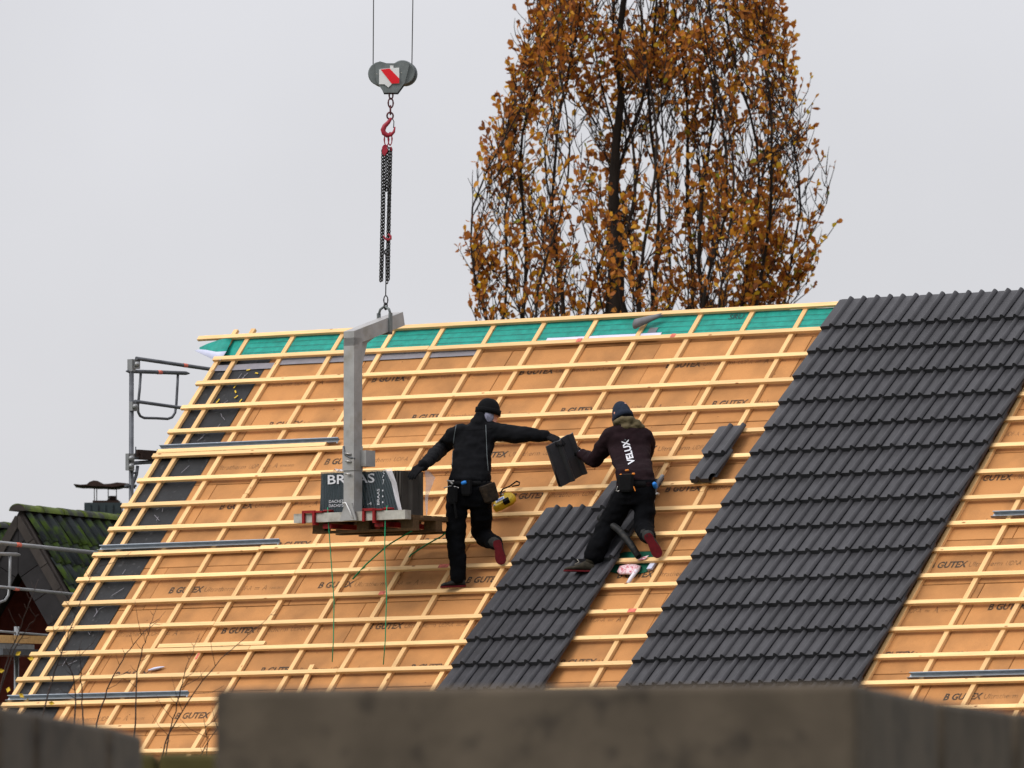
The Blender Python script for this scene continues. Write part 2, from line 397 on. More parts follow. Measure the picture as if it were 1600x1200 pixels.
# ================================================================== the house under construction
U0, U1 = -7.40, 6.6
K_LAST = 21
def vk(k): return 0.325 if k == 0 else -GAUGE * (k - 1)
V_EAVE = vk(K_LAST) - 0.1
V_RIDGE = 0.36
eave = RP(0, V_EAVE, -0.1); ridge = RP(0, V_RIDGE, -0.1)
run = (ridge - eave).dot(NH)
base = O + U * ((U0 + U1) / 2) + NH * ((ridge - O).dot(NH)); base.z = 0
house = thing('unfinished_house', base, 'house with half tiled wooden roof of battens and brown fibre boards', 'house')
def HP(u, b, z):            # house frame: u along the ridge, b across measured from the ridge line, z up
    p = O + U * u + NH * ((ridge - O).dot(NH) + b); p.z = z; return p
hw = run - 0.35             # half depth between the walls
WALL_T = eave.z - 0.25
for b in (-hw, hw):
    g = G(); g.box(HP((U0 + U1) / 2, b, WALL_T / 2), U * ((U1 - U0) / 2 - 0.12), NH * 0.15, Z * (WALL_T / 2)); g.obj('wall', 'plaster', house)
for u in (U0 + 0.3, U1 - 0.3):
    g = G(); b = len(g.v)
    top = ridge.z - 0.32
    for du in (-0.15, 0.15):
        g.v += [HP(u + du, -hw + 0.16, 0), HP(u + du, hw - 0.16, 0), HP(u + du, hw - 0.16, WALL_T), HP(u + du, 0, top), HP(u + du, -hw + 0.16, WALL_T)]
    g.face((0, 1, 2, 3, 4)); g.face((9, 8, 7, 6, 5))
    for i in range(5): g.face((i, (i + 1) % 5, 5 + (i + 1) % 5, 5 + i))
    g.obj('gable_wall', 'plaster', house)
# rear slope of the roof
g = G()
pr = [HP(U0, 0.02, ridge.z - 0.02), HP(U1, 0.02, ridge.z - 0.02), HP(U1, run, eave.z), HP(U0, run, eave.z)]
g.hexa([pr[3] - Z * 0.12, pr[2] - Z * 0.12, pr[0] - Z * 0.12, pr[1] - Z * 0.12, pr[3], pr[2], pr[0], pr[1]]); g.obj('rear_slope', 'rear_slab', house)
# rafter slab under the boards
g = G(); zl, zh = -0.22, -0.092
g.hexa([RP(U0 + 0.03, V_EAVE + .05, zl), RP(U1, V_EAVE + .05, zl), RP(U0 + 0.03, V_RIDGE - .25, zl), RP(U1, V_RIDGE - .25, zl),
        RP(U0 + 0.03, V_EAVE + .05, zh), RP(U1, V_EAVE + .05, zh), RP(U0 + 0.03, V_RIDGE - .04, zh), RP(U1, V_RIDGE - .04, zh)]); g.obj('rafter_deck', 'new_wood', house)

# --- wood fibre boards with their stamped print
H_BOARD = -0.066
COURSE, BLEN = 0.565, 1.78
bmesh_full = {}
def board_me(L, W):
    k = (round(L, 2), round(W, 2))
    if k not in bmesh_full:
        me = box_mesh('fibre_board', L - 0.005, W - 0.006, 0.024, 'fibre_board', 0.004); bmesh_full[k] = me
    return bmesh_full[k]
stamp = [('B', 0.0, 0.055, 0.084, 0.03), ('GUTEX', 0.085, 0.325, 0.084, 0.036), ('Ultratherm', 0.435, 0.37, 0.062, 0.0),
         ('UDP-A', 0.845, 0.17, 0.058, 0.0), ('=', 1.05, 0.06, 0.026, 0.0), ('A', 1.15, 0.055, 0.07, 0.0), ('0205/2022', 1.235, 0.17, 0.026, 0.0)]
for mrow in range(-6, 8):
    tv = -3.74 + COURSE * mrow
    vt, vb = tv + 0.32, tv - 0.245
    vt = min(vt, V_RIDGE - 0.02); vb = max(vb, V_EAVE)
    if vt - vb < 0.1: continue
    ph = -3.49 if mrow % 2 == 0 else -2.66
    ph += random.uniform(-0.06, 0.06)
    n0 = math.floor((U0 + 0.65 - (ph - 0.22)) / BLEN)
    for i in range(n0, n0 + 10):
        a = ph - 0.22 + BLEN * i; z = a + BLEN
        aa = max(a, U0 + 0.66); zz = min(z, U1)
        if zz - aa < 0.08: continue
        dh = random.uniform(-0.0025, 0.0015)
        bd = inst('board', board_me(zz - aa, vt - vb), RM((aa + zz) / 2, (vt + vb) / 2, H_BOARD - 0.012 + dh), house)
        s0 = a + 0.22 + random.uniform(-0.03, 0.03)
        dv = random.uniform(-0.012, 0.012)
        for si, (tx, off, wd, ht, bo) in enumerate(stamp):
            x = s0 + off
            if x < aa + 0.01 or x + wd > zz - 0.01: continue
            q = inst('print', text_mesh(tx, wd, ht, 'board_print' if si < 2 else 'faint_print', bo),
                     RM(x, tv + dv - 0.04 + (0.084 - ht) * 0.3, H_BOARD + dh + 0.0025), bd)
# --- black underlay along the verge, a gently rumpled sheet
g = G(); nu, nv = 8, 60
for i in range(nv + 1):
    v = V_EAVE + (V_RIDGE - 0.29 - V_EAVE) * i / nv
    for j in range(nu + 1):
        u = -7.385 + (0.655 + 0.012 * math.sin(v * 2.1)) * j / nu
        g.v.append(RP(u, v, H_BOARD + 0.002 + 0.011 * abs(noise.noise(V((u * 5, v * 4, 3))))))
for i in range(nv):
    for j in range(nu):
        a = i * (nu + 1) + j; g.face((a, a + 1, a + nu + 2, a + nu + 1), True)
g.obj('black_underlay', 'black_foil', house)
# chalk scribbles and yellow tape scraps on the underlay
for k in range(26):
    v0 = random.uniform(-4.6, -0.1); u0 = random.uniform(-7.0, -6.85); a = random.uniform(0.3, 2.6); l = random.uniform(0.05, 0.14)
    g = G(); d = U * math.cos(a) + VS * math.sin(a); p = RP(u0, v0, H_BOARD + 0.018)
    g.box(p, d * l / 2, d.cross(N) * 0.0022, N * 0.001); g.obj('chalk_mark', 'foil_grey', house)
for (x, y) in ((388, 578), (401, 583), (367, 604), (368, 612), (369, 620), (376, 626), (341, 626), (340, 627)):
    g = G(); p = PXR(x, y, H_BOARD + 0.015); a = random.uniform(0, 3); d = U * math.cos(a) + VS * math.sin(a)
    g.box(p, d * 0.022, d.cross(N) * 0.007, N * 0.0015); g.obj('tape_scrap', 'leaf_yellow', house)
# --- green ridge membrane with pale hem, flap at the verge
def sheet(name, m, u0, u1, v0, v1, h, nu=60, nv=5, amp=0.008, parent=house):
    g = G()
    for i in range(nv + 1):
        for j in range(nu + 1):
            u = u0 + (u1 - u0) * j / nu; v = v0 + (v1 - v0) * i / nv
            g.v.append(RP(u, v, h + amp * noise.noise(V((u * 4, v * 9, 1)))))
    for i in range(nv):
        for j in range(nu):
            a = i * (nu + 1) + j; g.face((a, a + 1, a + nu + 2, a + nu + 1), True)
    return g.obj(name, m, parent)
mem = sheet('ridge_membrane', 'green_foil', -7.36, U1, 0.055, V_RIDGE - 0.03, -0.048, 130)
sheet('membrane_hem', 'foil_grey', -6.6, -4.15, -0.085, 0.062, -0.0505, 60, 3, 0.004)
sheet('membrane_hem', 'foil_white', -3.35, -1.98, 0.02, 0.095, -0.040, 30, 3, 0.003)
sheet('membrane_hem', 'foil_grey', -7.36, -6.6, -0.13, -0.05, -0.0505, 12, 3, 0.004)
for k in range(3):     # ink grid printed on the membrane
    g = G(); v = 0.10 + 0.07 * k
    g.box(RP((U0 + U1) / 2 + 0.1, v, -0.0425), U * 6.8, VS * 0.0012, N * 0.0004); g.obj('ink_line', 'chimney_clad', mem)
inst('print', text_mesh('SRU', 0.17, 0.065, 'chimney_clad'), RM(-1.27, 0.235, -0.04), mem)
g = G()                 # loose flap of the membrane hanging over the verge
flap = [((340, 533), (306, 543)), ((325, 541), (312, 552)), ((345, 549), (329, 562))]
rowsf = [[(364, 527), (343, 531), (325, 537), (312, 543)], [(354, 549), (338, 550), (323, 547), (312, 546)], [(345, 563), (332, 561), (319, 555), (304, 548)]]
for i, r in enumerate(rowsf):
    for j, (x, y) in enumerate(r): g.v.append(PXR(x, y, -0.02 + 0.02 * math.sin(j * 1.3 + i)))
for i in range(2):
    for j in range(3): g.face((i * 4 + j, i * 4 + j + 1, i * 4 + j + 5, i * 4 + j + 4), True, 0 if i == 0 else 1)
fo = g.obj('membrane_flap', ['green_foil', 'foil_white'], house)
md = fo.modifiers.new('t', 'SOLIDIFY'); md.thickness = 0.003

# --- counter battens up the slope
cbs = [-7.375, -7.16] + [-0.39 + 0.62 * i for i in range(-10, 12)]
cb_me = {}
for i, u in enumerate(cbs):
    if u > U1: continue
    vtop = V_RIDGE - 0.02 + (0.10 if i < 2 else 0)
    breaks = [vtop] + [random.uniform(-2.4, -1.7) if i != 1 else -2.99, ] + [V_EAVE]
    if i < 2: breaks = [vtop, -2.965 if i == 0 else -2.98, V_EAVE]
    for a, b in zip(breaks, breaks[1:]):
        L = round(a - b - 0.003, 3); w_ = 0.052
        me = cb_me.get(L) or box_mesh('counter_batten', w_, L, 0.034, 'counter_wood', 0.002); cb_me[L] = me
        m = RM(u + random.uniform(-0.006, 0.006), (a + b) / 2, -0.030 - 0.017 - 0.001)
        inst('counter_batten', me, m @ Matrix.Rotation(random.uniform(-0.002, 0.002), 4, 'Z'), house)
# --- roof battens along the slope
bt_me = {}
for k in range(0, K_LAST + 1):
    a = -7.78 if k == 0 else U0 - 0.035 + random.uniform(-0.012, 0.03)
    cuts = [a]
    j = random.choice([4, 5, 6, 7])
    while j < len(cbs) - 2:
        cuts.append(cbs[j]); j += random.choice([6, 7, 8])
    cuts.append(U1)
    for p, q in zip(cuts, cuts[1:]):
        L = round(q - p - 0.003, 2)
        me = bt_me.get(L) or box_mesh('roof_batten', L, 0.050, 0.030, 'batten_wood', 0.002); bt_me[L] = me
        sl = 0.004 if k == 0 else 0
        m = RM((p + q) / 2, vk(k) + random.uniform(-0.006, 0.006) + (0.02 * ((p + q) / 2 + 4) / 6 if k == 0 else 0), -0.015 + random.uniform(-0.001, 0.001))
        ob = inst('roof_batten', me, m @ Matrix.Rotation(random.uniform(-0.0012, 0.0012) + (0.0033 if k == 0 else 0), 4, 'Z'), house)
        mb = L > 1 and p > -7 and random.random() < 0.35
# red paint marks on batten ends
for (x, y, l) in ((906, 530, 0.06), (988, 953, 0.09), (816, 688, 0.10), (690, 890, 0.12), (598, 925, 0.07), (1053, 522, 0.05)):
    k = min(range(22), key=lambda q: abs(vk(q) - (PXR(x, y) - O).dot(VS)))
    uu = (PXR(x, y) - O).dot(U)
    g = G(); g.box(RP(uu, vk(k), 0.0022), U * l / 2, VS * 0.0235, N * 0.0008); g.obj('paint_mark', 'mark_red', house)
g = G(); p = PXR(309, 1024, -0.029); g.box(p, U * 0.012, VS * 0.05, N * 0.0012); g.obj('paint_mark', 'mark_red', house)

# --- concrete roof tiles
TL, TT = 0.42, 0.013
def tile_profile():
    xs = []
    def zed(x):
        z = 0.0
        for c, l, r in ((0.15, 0.030, 0.030), (0.30, 0.030, 0.030)):
            d = x - c
            if d < 0 and d > -l: z = max(z, 0.032 * math.cos(math.pi * d / (2 * l)) ** 0.9)
            if d >= 0 and d < r: z = max(z, 0.032 * math.cos(math.pi * d / (2 * r)) ** 0.75)
        if x < 0.034: z = min(z, -0.004)
        return z
    pts = [0.012, 0.033, 0.036, 0.075, 0.108] + [0.15 + d for d in (-0.0301, -0.0265, -0.020, -0.012, -0.004, 0.004, 0.012, 0.019, 0.0260, 0.0301)] + \
          [0.225, 0.258] + [0.30 + d for d in (-0.0301, -0.0265, -0.020, -0.012, -0.004, 0.004, 0.012, 0.019, 0.0265)]
    pts = sorted(set(round(p, 4) for p in pts))
    return [(p, zed(p)) for p in pts]
def make_tile(name, m, cut=None):
    g = G(); pr_ = tile_profile(); n = len(pr_)
    y0, y1 = 0.04 - TL, 0.04
    def row(y, dz): 
        b = len(g.v); g.v.extend(V((x, y, z + dz)) for x, z in pr_); return b
    # top surface has a rounded nose at its lower edge
    tops = [row(y0, 0), row(y0 + 0.03, 0.0), row(y0 + 0.2, 0), row(y1, 0)]
    bots = [row(y0, -0.046), row(y1, -TT - 0.002)]
    for a, b in zip(tops, tops[1:]):
        for j in range(n - 1): g.face((a + j, a + j + 1, b + j + 1, b + j), max(pr_[j][1], pr_[j + 1][1]) > 0.009 and min(pr_[j][1], pr_[j + 1][1]) > 0.005)
    a, b = bots
    for j in range(n - 1): g.face((b + j, b + j + 1, a + j + 1, a + j), False)
    f0 = row(y0, 0); f1 = row(y0, -0.046)
    for j in range(n - 1): g.face((f1 + j, f1 + j + 1, f0 + j + 1, f0 + j), False)
    e0 = row(y1, 0); e1 = row(y1, -TT - 0.002)
    for j in range(n - 1): g.face((e0 + j, e0 + j + 1, e1 + j + 1, e1 + j), False)
    for j in (0, n - 1):
        i = [len(g.v) + q for q in range(4)]
        g.v += [g.v[tops[2] + j].copy(), g.v[tops[3] + j].copy(), g.v[bots[1] + j].copy(), g.v[bots[0] + j].copy()]
        g.face(i if j else i[::-1])
    me = g.mesh(name)
    if cut:
        bm = bmesh.new(); bm.from_mesh(me)
        for co, no in cut:
            r = bmesh.ops.bisect_plane(bm, geom=bm.verts[:] + bm.edges[:] + bm.faces[:], plane_co=co, plane_no=no, clear_outer=True)
        bm.to_mesh(me); bm.free()
    me.materials.append(MATS[m]); return me
tile_me = make_tile('roof_tile', 'roof_tile')
T_H, T_PITCH = 0.028, 0.128       # height of the tile on its batten; each tile lies on the one below
def tile_matrix(u, k, jitter=1.0):
    return RM(u + random.uniform(-.002, .002) * jitter, vk(k) + random.uniform(-.004, .004) * jitter, T_H) @ \
        Matrix.Rotation(-T_PITCH + random.uniform(-.006, .006) * jitter, 4, 'X') @ Matrix.Rotation(random.uniform(-.003, .003) * jitter, 4, 'Z')
for k in range(0, K_LAST):
    for j in range(9): inst('roof_tile', tile_me, tile_matrix(0.30 * j, k), house)
for k in range(7, K_LAST):
    for j in range(4):
        if k == 7 and j < 2: continue
        inst('roof_tile', tile_me, tile_matrix(TSTRIP + 0.30 * j, k), house)
# ================================================================== loose things lying on the roof
cutA = make_tile('cut_tile', 'roof_tile', [(V((0.012, -0.33, 0)), V((-0.62, -0.55, 0)))])
cutB = make_tile('cut_tile', 'roof_tile', [(V((0.012, -0.30, 0)), V((-0.75, -0.40, 0))), (V((0.32, -0.33, 0)), V((0.5, -0.5, 0)))])
pu = (PXR(1082, 735, 0.06) - O).dot(U)
pu2 = (PXR(1101, 699, 0.06) - O).dot(U)
t = inst('roof_tile', cutA, tile_matrix(pu2 - 0.02, 5) @ Matrix.Translation((0, 0, 0.004))); tag(t, 'upper of two dark cut roof tiles lying on the battens', 'roof tile', 'cut tiles')
t = inst('roof_tile', cutB, tile_matrix(pu - 0.012, 6)); tag(t, 'lower of two dark cut roof tiles, its corners broken off', 'roof tile', 'cut tiles')

def steel_rail(u0, u1, v, label, roll=0.0):
    g = G(); prof = [(-0.032, 0.030), (-0.032, 0.0), (0.030, 0.0), (0.030, 0.034), (0.022, 0.034), (0.022, 0.030), (0.027, 0.030), (0.027, 0.003), (-0.029, 0.003), (-0.029, 0.030)]
    rings = []
    for u, du in ((u0, 0), (u1, 0)): rings.append([RP(u, v + a, -0.029 + b) for a, b in prof])
    g.loft(rings, True, False)
    return tag(g.obj('steel_rail', 'zinc'), label, 'metal rail', 'steel rails on the battens')
steel_rail(-7.42, -5.19, -1.235, 'long grey steel channel on the left battens, below the scaffold gate')
steel_rail(-7.40, -5.17, -2.61, 'long grey steel channel below the hanging pallet, level with the mossy roof')
steel_rail(-7.40, -5.17, -4.63, 'lowest left grey steel channel, just above the foreground wall')
steel_rail(3.19, 5.5, -4.63, 'grey steel channel at the lower right, right of the tiled strip')
steel_rail(3.14, 5.4, -2.59, 'short visible end of steel channel at the right edge of the photo')
def stick(u0, u1, v, label, h=0.0):
    g = G(); g.box((0, 0, 0), ((u1 - u0) / 2, 0, 0), (0, 0.025, 0), (0, 0, 0.015))
    me = g.mesh('loose_batten'); me.materials.append(MATS['batten_wood'])
    return tag(inst('loose_batten', me, RM((u0 + u1) / 2, v, -0.014 + h)), label, 'batten')
stick(-5.88, -4.58, -3.985, 'short loose batten lying just above a roof batten at lower left')
stick(-7.40, -5.3, -1.290, 'loose batten lying under the upper left steel channel', 0.001)
g = G(); m = RM(0, 0, 0)
a = PXR(473, 1072, -0.03); b = PXR(489, 1040, -0.03); d = (b - a); L = d.length; d.normalize()
g.box(RP(0, 0, 0) * 0 + a + d * (L / 2 - 0.1), d * (L / 2 + 0.1), d.cross(N) * 0.026, N * 0.015); tag(g.obj('loose_batten', 'counter_wood'), 'short upright batten offcut beside the foreground wall top', 'batten')

# grey rolled mat at the ridge
g = G(); a = PXR(993, 506, 0.03); b = PXR(1034, 492, 0.03); ax = (b - a)
rings = []
for i in range(9):
    q = i / 8; c = a + ax * q; r = 0.055 - 0.035 * q
    x = VS; y = N; rings.append([c + (x * math.cos(th) * r + y * math.sin(th) * r * 0.8) for th in [0.4 + 5.0 * j / 14 for j in range(15)]])
g.loft(rings, False, True, closed=False)
o = g.obj('rolled_membrane', 'grey_mat'); tag(o, 'curled grey scrap of roofing felt below the ridge batten', 'felt scrap')
o.modifiers.new('t', 'SOLIDIFY').thickness = 0.004
g = G(); p = PXR(1020, 516, -0.04); g.box(p, U * 0.05, VS * 0.035, N * 0.002); g.obj('tape_patch', 'grey_mat', house)

# small pale glove dropped between two battens
g = G(); a = PXR(233, 1047, -0.045); b = PXR(256, 1042, -0.045)
g.tube([a, a.lerp(b, 0.35), a.lerp(b, 0.7), b], [0.012, 0.026, 0.022, 0.008], 8, rounded=True, squash=0.6)
tag(g.obj('crumpled_wrapper', 'foil_white'), 'small crumpled pale wrapper on a fibre board at lower left', 'wrapper')

# yellow fall arrester with black strap
yc = PXR(786, 784, 0.035)
arr = thing('fall_arrester', yc - N * 0.04, 'yellow fall arrest box with black strap lying on the battens', 'safety device')
X = (U * 0.80 + VS * 0.60).normalized(); Yv = N.cross(X)
def yp(a, b, c=0.0): return yc + (X * a + Yv * b + N * c) * 0.80
g = G(); prof = [(-0.13, -0.075), (-0.06, -0.09), (0.05, -0.085), (0.085, -0.05), (0.12, 0.02), (0.10, 0.075), (0.045, 0.105), (0.02, 0.06), (-0.05, 0.05), (-0.09, 0.075), (-0.125, 0.06), (-0.10, 0.0)]
rings = [[yp(a * s, b * s, c) for a, b in prof] for s, c in ((0.92, -0.045), (1, -0.03), (1, 0.03), (0.9, 0.045))]
g.loft(rings, True, False); g.obj('housing', 'yellow_plastic', arr)
g = G(); rings = [[yp(0.07 + r * math.cos(t_), -0.005 + r * math.sin(t_), c) for t_ in [2 * math.pi * j / 18 for j in range(18)]] for r, c in ((0.085, -0.04), (0.09, 0.0), (0.075, 0.04))]
g.loft(rings, True, True); g.obj('drum', 'yellow_plastic', arr)
g = G(); g.box(yp(-0.015, -0.005, 0.05), X * 0.045, Yv * 0.022, N * 0.004); lb = g.obj('label_plate', 'sign_white', arr)
g = G(); g.box(yp(-0.015, -0.005, 0.058), X * 0.036, Yv * 0.012, N * 0.001); g.obj('label_print', 'label_blue', lb)
for a, b in ((0.03, 0.07), (-0.105, 0.035), (-0.10, -0.055)):
    g = G(); g.ball(yp(a, b, 0.045), 0.014, 0.014, 0.010, n=8, m=5); g.obj('bolt', 'tool_steel', arr)
g = G(); g.box(yp(0.05, -0.07, 0.035), X * 0.03, Yv * 0.022, N * 0.02); g.obj('buckle', 'belt_black', arr)
pts = [PXR(781, 771, 0.06), PXR(786, 764, 0.09), PXR(796, 760, 0.08), PXR(807, 752, 0.06), PXR(812, 754, 0.05), PXR(811, 758, 0.035), PXR(800, 760, 0.05)]
g = G(); g.tube(pts, 0.014, 6, squash=0.35); g.obj('strap', 'webbing_black', arr)
g = G(); g.tube([PXR(782, 778, 0.05), PXR(783, 770, 0.09), PXR(789, 767, 0.07)], 0.013, 6, squash=0.5); g.obj('strap', 'webbing_black', arr)

# black pipe, stained cloth, white tube and green scrap right of the narrow tile strip
g = G(); a = PXR(937, 808, 0.26); b = PXR(968, 829, 0.2); c = PXR(985, 850, 0.10); d = PXR(998, 870, 0.045)
pth = [a, a.lerp(b, .5) + Z * 0.006, b, c, d]
g.tube(pth, [0.034, 0.034, 0.034, 0.034, 0.03], 14, cap=False)
o = g.obj('vent_pipe', 'pipe_black'); tag(o, 'black bent pipe leaning on the tiles between the second workers legs', 'pipe')
o.modifiers.new('t', 'SOLIDIFY').thickness = 0.004
g = G(); rr = random.Random(5); cen = PXR(984, 890, 0.0)
ring = [(963, 893), (968, 884), (980, 881), (993, 881), (1002, 884), (999, 893), (990, 899), (978, 898), (968, 898)]
n = len(ring)
for s, h in ((1.0, -0.045), (0.9, -0.012), (0.55, 0.004)):
    for (x, y) in ring:
        x2 = 983 + (x - 983) * s; y2 = 890 + (y - 890) * s
        g.v.append(PXR(x2, y2, h + rr.uniform(-0.006, 0.006)))
for i in range(2):
    for j in range(n): g.face((i * n + j, i * n + (j + 1) % n, (i + 1) * n + (j + 1) % n, (i + 1) * n + j), True)
g.face([2 * n + j for j in range(n)], True); g.face([j for j in range(n)][::-1])
tag(g.obj('stained_cloth', 'cloth_pink'), 'crumpled pink stained cloth beside the narrow tile strip', 'cloth')
g = G(); g.tube([PXR(981, 912, -0.03), PXR(987, 902, -0.022), PXR(995, 891, -0.005)], 0.019, 12); tag(g.obj('white_tube', 'tube_white'), 'white sealant tube lying under the pink cloth', 'tube')
g = G(); q = [(1000, 872), (1014, 868), (1008, 874), (996, 876)]
g.v = [PXR(x, y, 0.012 + 0.008 * (i % 2)) for i, (x, y) in enumerate(q)]; g.face((0, 1, 2, 3))
o = g.obj('cloth_scrap', 'cloth_pink'); tag(o, 'tiny pink scrap at the lower end of the black pipe', 'cloth scrap'); o.modifiers.new('t', 'SOLIDIFY').thickness = 0.004
g = G(); q = [(950, 893), (955, 867), (985, 862), (1018, 862), (1022, 875), (1010, 894), (985, 900)]
g.v = [PXR(x, y, H_BOARD + 0.006) for x, y in q]; g.face(range(7)); o = g.obj('membrane_scrap', 'dark_green_foil')
o.modifiers.new('t', 'SOLIDIFY').thickness = 0.003; tag(o, 'dark green membrane scrap under the pink stained cloth', 'membrane scrap')
g = G(); g.box(PXR(1018, 884, -0.04), U * 0.03, VS * 0.05, N * 0.012)
g.v = [p + V((noise.noise(p * 9), 0, noise.noise(p * 7))) * 0.01 for p in g.v]
tag(g.obj('crumpled_wrapper', 'foil_white'), 'crumpled grey plastic wrapper beside the green membrane scrap', 'wrapper')

# ================================================================== crane load
PF = PXR(488, 834, 0.609 + 0.20)         # front left lower corner of the pallet
def FP(a, b, c): return PF + U * a + NH * b + Z * c
pal = thing('wooden_pallet', FP(0.6, 0.4, 0), 'old brown wooden pallet hanging on the fork, tile pack on it', 'pallet')
def fbox(name, m, a0, a1, b0, b1, c0, c1, parent):
    g = G(); g.box(FP((a0 + a1) / 2, (b0 + b1) / 2, (c0 + c1) / 2), U * (a1 - a0) / 2, NH * (b1 - b0) / 2, Z * (c1 - c0) / 2); return g.obj(name, m, parent)
for b0 in (0.0, 0.35, 0.70): fbox('bottom_board', 'old_wood', 0, 1.2, b0, b0 + 0.10, 0, 0.022, pal)
for a0 in (0.0, 0.53, 1.055):
    for b0 in (0.0, 0.35, 0.70): fbox('block', 'old_wood', a0 + 0.002, a0 + 0.143, b0 + 0.002, b0 + 0.098, 0.022, 0.10, pal)
    fbox('stringer_board', 'old_wood', a0, a0 + 0.145, 0, 0.8, 0.10, 0.122, pal)
for i in range(5): fbox('deck_board', 'old_wood', 0, 1.2, i * 0.17, i * 0.17 + 0.115, 0.122, 0.144, pal)

pack = thing('tile_pack', FP(0.57, 0.21, 0.144), 'pack of dark roof tiles in grey printed film on the pallet', 'tile pack')
pk_me = make_tile('packed_tile', 'tile_brown')
for i in range(28):
    a = 0.085 + 0.0345 * i
    inst('roof_tile', pk_me, mat3(NH, Z, U, FP(a, 0.045 + random.uniform(-.004, .004), 0.144 + 0.381 + random.uniform(-.004, .004))) , pack)
g = G(); na, nc = 56, 10
for i in range(nc + 1):
    c = 0.135 + 0.445 * i / nc
    a1 = 1.03 - 0.17 * (i / nc) ** 1.3
    for j in range(na + 1):
        a = 0.075 + (a1 - 0.075) * j / na
        g.v.append(FP(a, 0.030 + 0.006 * (j % 2) + 0.004 * noise.noise(V((a * 9, c * 5, 2))), c))
for i in range(nc):
    for j in range(na): g.face((i * (na + 1) + j, i * (na + 1) + j + 1, (i + 1) * (na + 1) + j + 1, (i + 1) * (na + 1) + j))
film = g.obj('shrink_film', 'film_dark', pack)
g = G(); pts = [(0.86, 0.58), (0.93, 0.585), (1.0, 0.44), (1.03, 0.28), (1.075, 0.14), (1.03, 0.14), (0.98, 0.30), (0.93, 0.45)]
g.v = [FP(a, 0.012 + 0.008 * (i % 2), c) for i, (a, c) in enumerate(pts)]; g.face((0, 1, 2, 7)); g.face((7, 2, 3, 6)); g.face((6, 3, 4, 5))
g.obj('film_edge', 'film_clear', pack)
g = G(); pts = [(0.34, 0.585), (0.40, 0.57), (0.50, 0.515), (0.44, 0.44), (0.39, 0.33), (0.37, 0.20), (0.37, 0.13), (0.345, 0.13), (0.345, 0.3), (0.34, 0.45)]
g.v = [FP(1.075 + 0.012 * (i % 2), b, c) for i, (b, c) in enumerate(pts)]
g.face((0, 1, 2, 9)); g.face((9, 2, 3, 8)); g.face((8, 3, 4)); g.face((8, 4, 5, 7)); g.face((7, 5, 6)); g.obj('film_flap', 'film_clear', pack)
g = G(); rr = random.Random(8); n = 9
for i in range(2):
    for j in range(n): g.v.append(FP(0.22 + 0.026 * j, 0.03 + 0.1 * i, 0.575 + rr.uniform(0.0, 0.035)))
for j in range(n - 1): g.face((j, j + 1, n + j + 1, n + j))
g.obj('film_crumple', 'film_clear', pack)
FT = mat3(U, Z, -NH, (0, 0, 0))
def ftext(tx, a, c, wd, ht, bo=0.0, rot=0.0, b=0.0245):
    m = FT.copy(); m.translation = FP(a, b, c)
    inst('print', text_mesh(tx, wd, ht, 'print_white', bo), m @ Matrix.Rotation(rot, 4, 'Z'), film)
ftext('BRAAS', 0.165, 0.46, 0.56, 0.088, 0.012)
ftext('DACHSTEINE', 0.18, 0.285, 0.27, 0.026)
ftext('DACHSYSTEME', 0.18, 0.245, 0.27, 0.026)
ftext('-4', 0.64, 0.25, 0.05, 0.03)
for i in range(3): ftext('.', 0.815, 0.265 + 0.055 * i, 0.016, 0.016)
ftext('7', 0.82, 0.44, 0.02, 0.045); ftext('/', 0.815, 0.50, 0.022, 0.03); ftext('C', 0.825, 0.54, 0.022, 0.03)
ftext('BRAAS', 0.785, 0.25, 0.15, 0.03, 0, math.pi / 2)

fork = thing('crane_fork', FP(0.565, -0.10, 0.1), 'grey steel pallet fork with tall column hanging from the chain', 'crane fork')
g = G(); g.box(FP(0.545, -0.085, 0.142), U * 0.665, NH * 0.045, Z * 0.043); g.obj('cross_beam', 'fork_beam', fork)
for a in (0.24, 0.86):
    g = G(); g.box(FP(a, 0.36, 0.062), U * 0.05, NH * 0.44, Z * 0.022); g.obj('tine', 'red_paint', fork)
for a in (0.0, 0.72):                     # red clamps round the cross beam
    g = G()
    for d in (0.012, 0.135):
        g.box(FP(a + d, -0.145, 0.145), U * 0.013, NH * 0.012, Z * 0.056)
    g.box(FP(a + 0.075, -0.145, 0.198), U * 0.075, NH * 0.012, Z * 0.012)
    g.box(FP(a + 0.16, -0.06, 0.196), U * 0.075, NH * 0.09, Z * 0.008)
    g.box(FP(a + 0.135, -0.12, 0.085), U * 0.016, NH * 0.03, Z * 0.012)
    g.tube([FP(a + 0.235, -0.05, 0.198), FP(a + 0.235, -0.05, 0.215)], 0.05, 12)
    g.obj('clamp', 'red_paint', fork)
ca, cb, cw = 0.565, -0.10, 0.062
g = G(); g.box(FP(ca, cb, 0.1 + 0.90), U * cw, NH * cw, Z * 0.815); g.obj('column', 'fork_steel', fork)
g = G(); g.box(FP(ca, cb - 0.004, 0.685), U * (cw + 0.006), NH * (cw + 0.006), Z * 0.115); g.obj('sleeve', 'fork_steel', fork)
g = G(); g.box(FP(ca + cw + 0.02, cb + 0.10, 0.685), U * 0.05, NH * 0.07, Z * 0.075); g.obj('counter_box', 'fork_steel', fork)
for c in (0.73, 0.66, 0.54):
    g = G(); g.tube([FP(ca - 0.02, cb - cw - 0.03, c), FP(ca + 0.04, cb - cw - 0.018, c - 0.01)], 0.009, 8); g.obj('bolt', 'tool_steel', fork)
g = G(); g.tube([FP(ca - 0.05, cb - cw - 0.015, 0.80), FP(ca - 0.035, cb - cw - 0.02, 0.72), FP(ca + 0.03, cb - cw - 0.02, 0.69), FP(ca + 0.075, cb - 0.06, 0.68)], 0.008, 6); g.obj('safety_pin', 'scaffold_dark', fork)
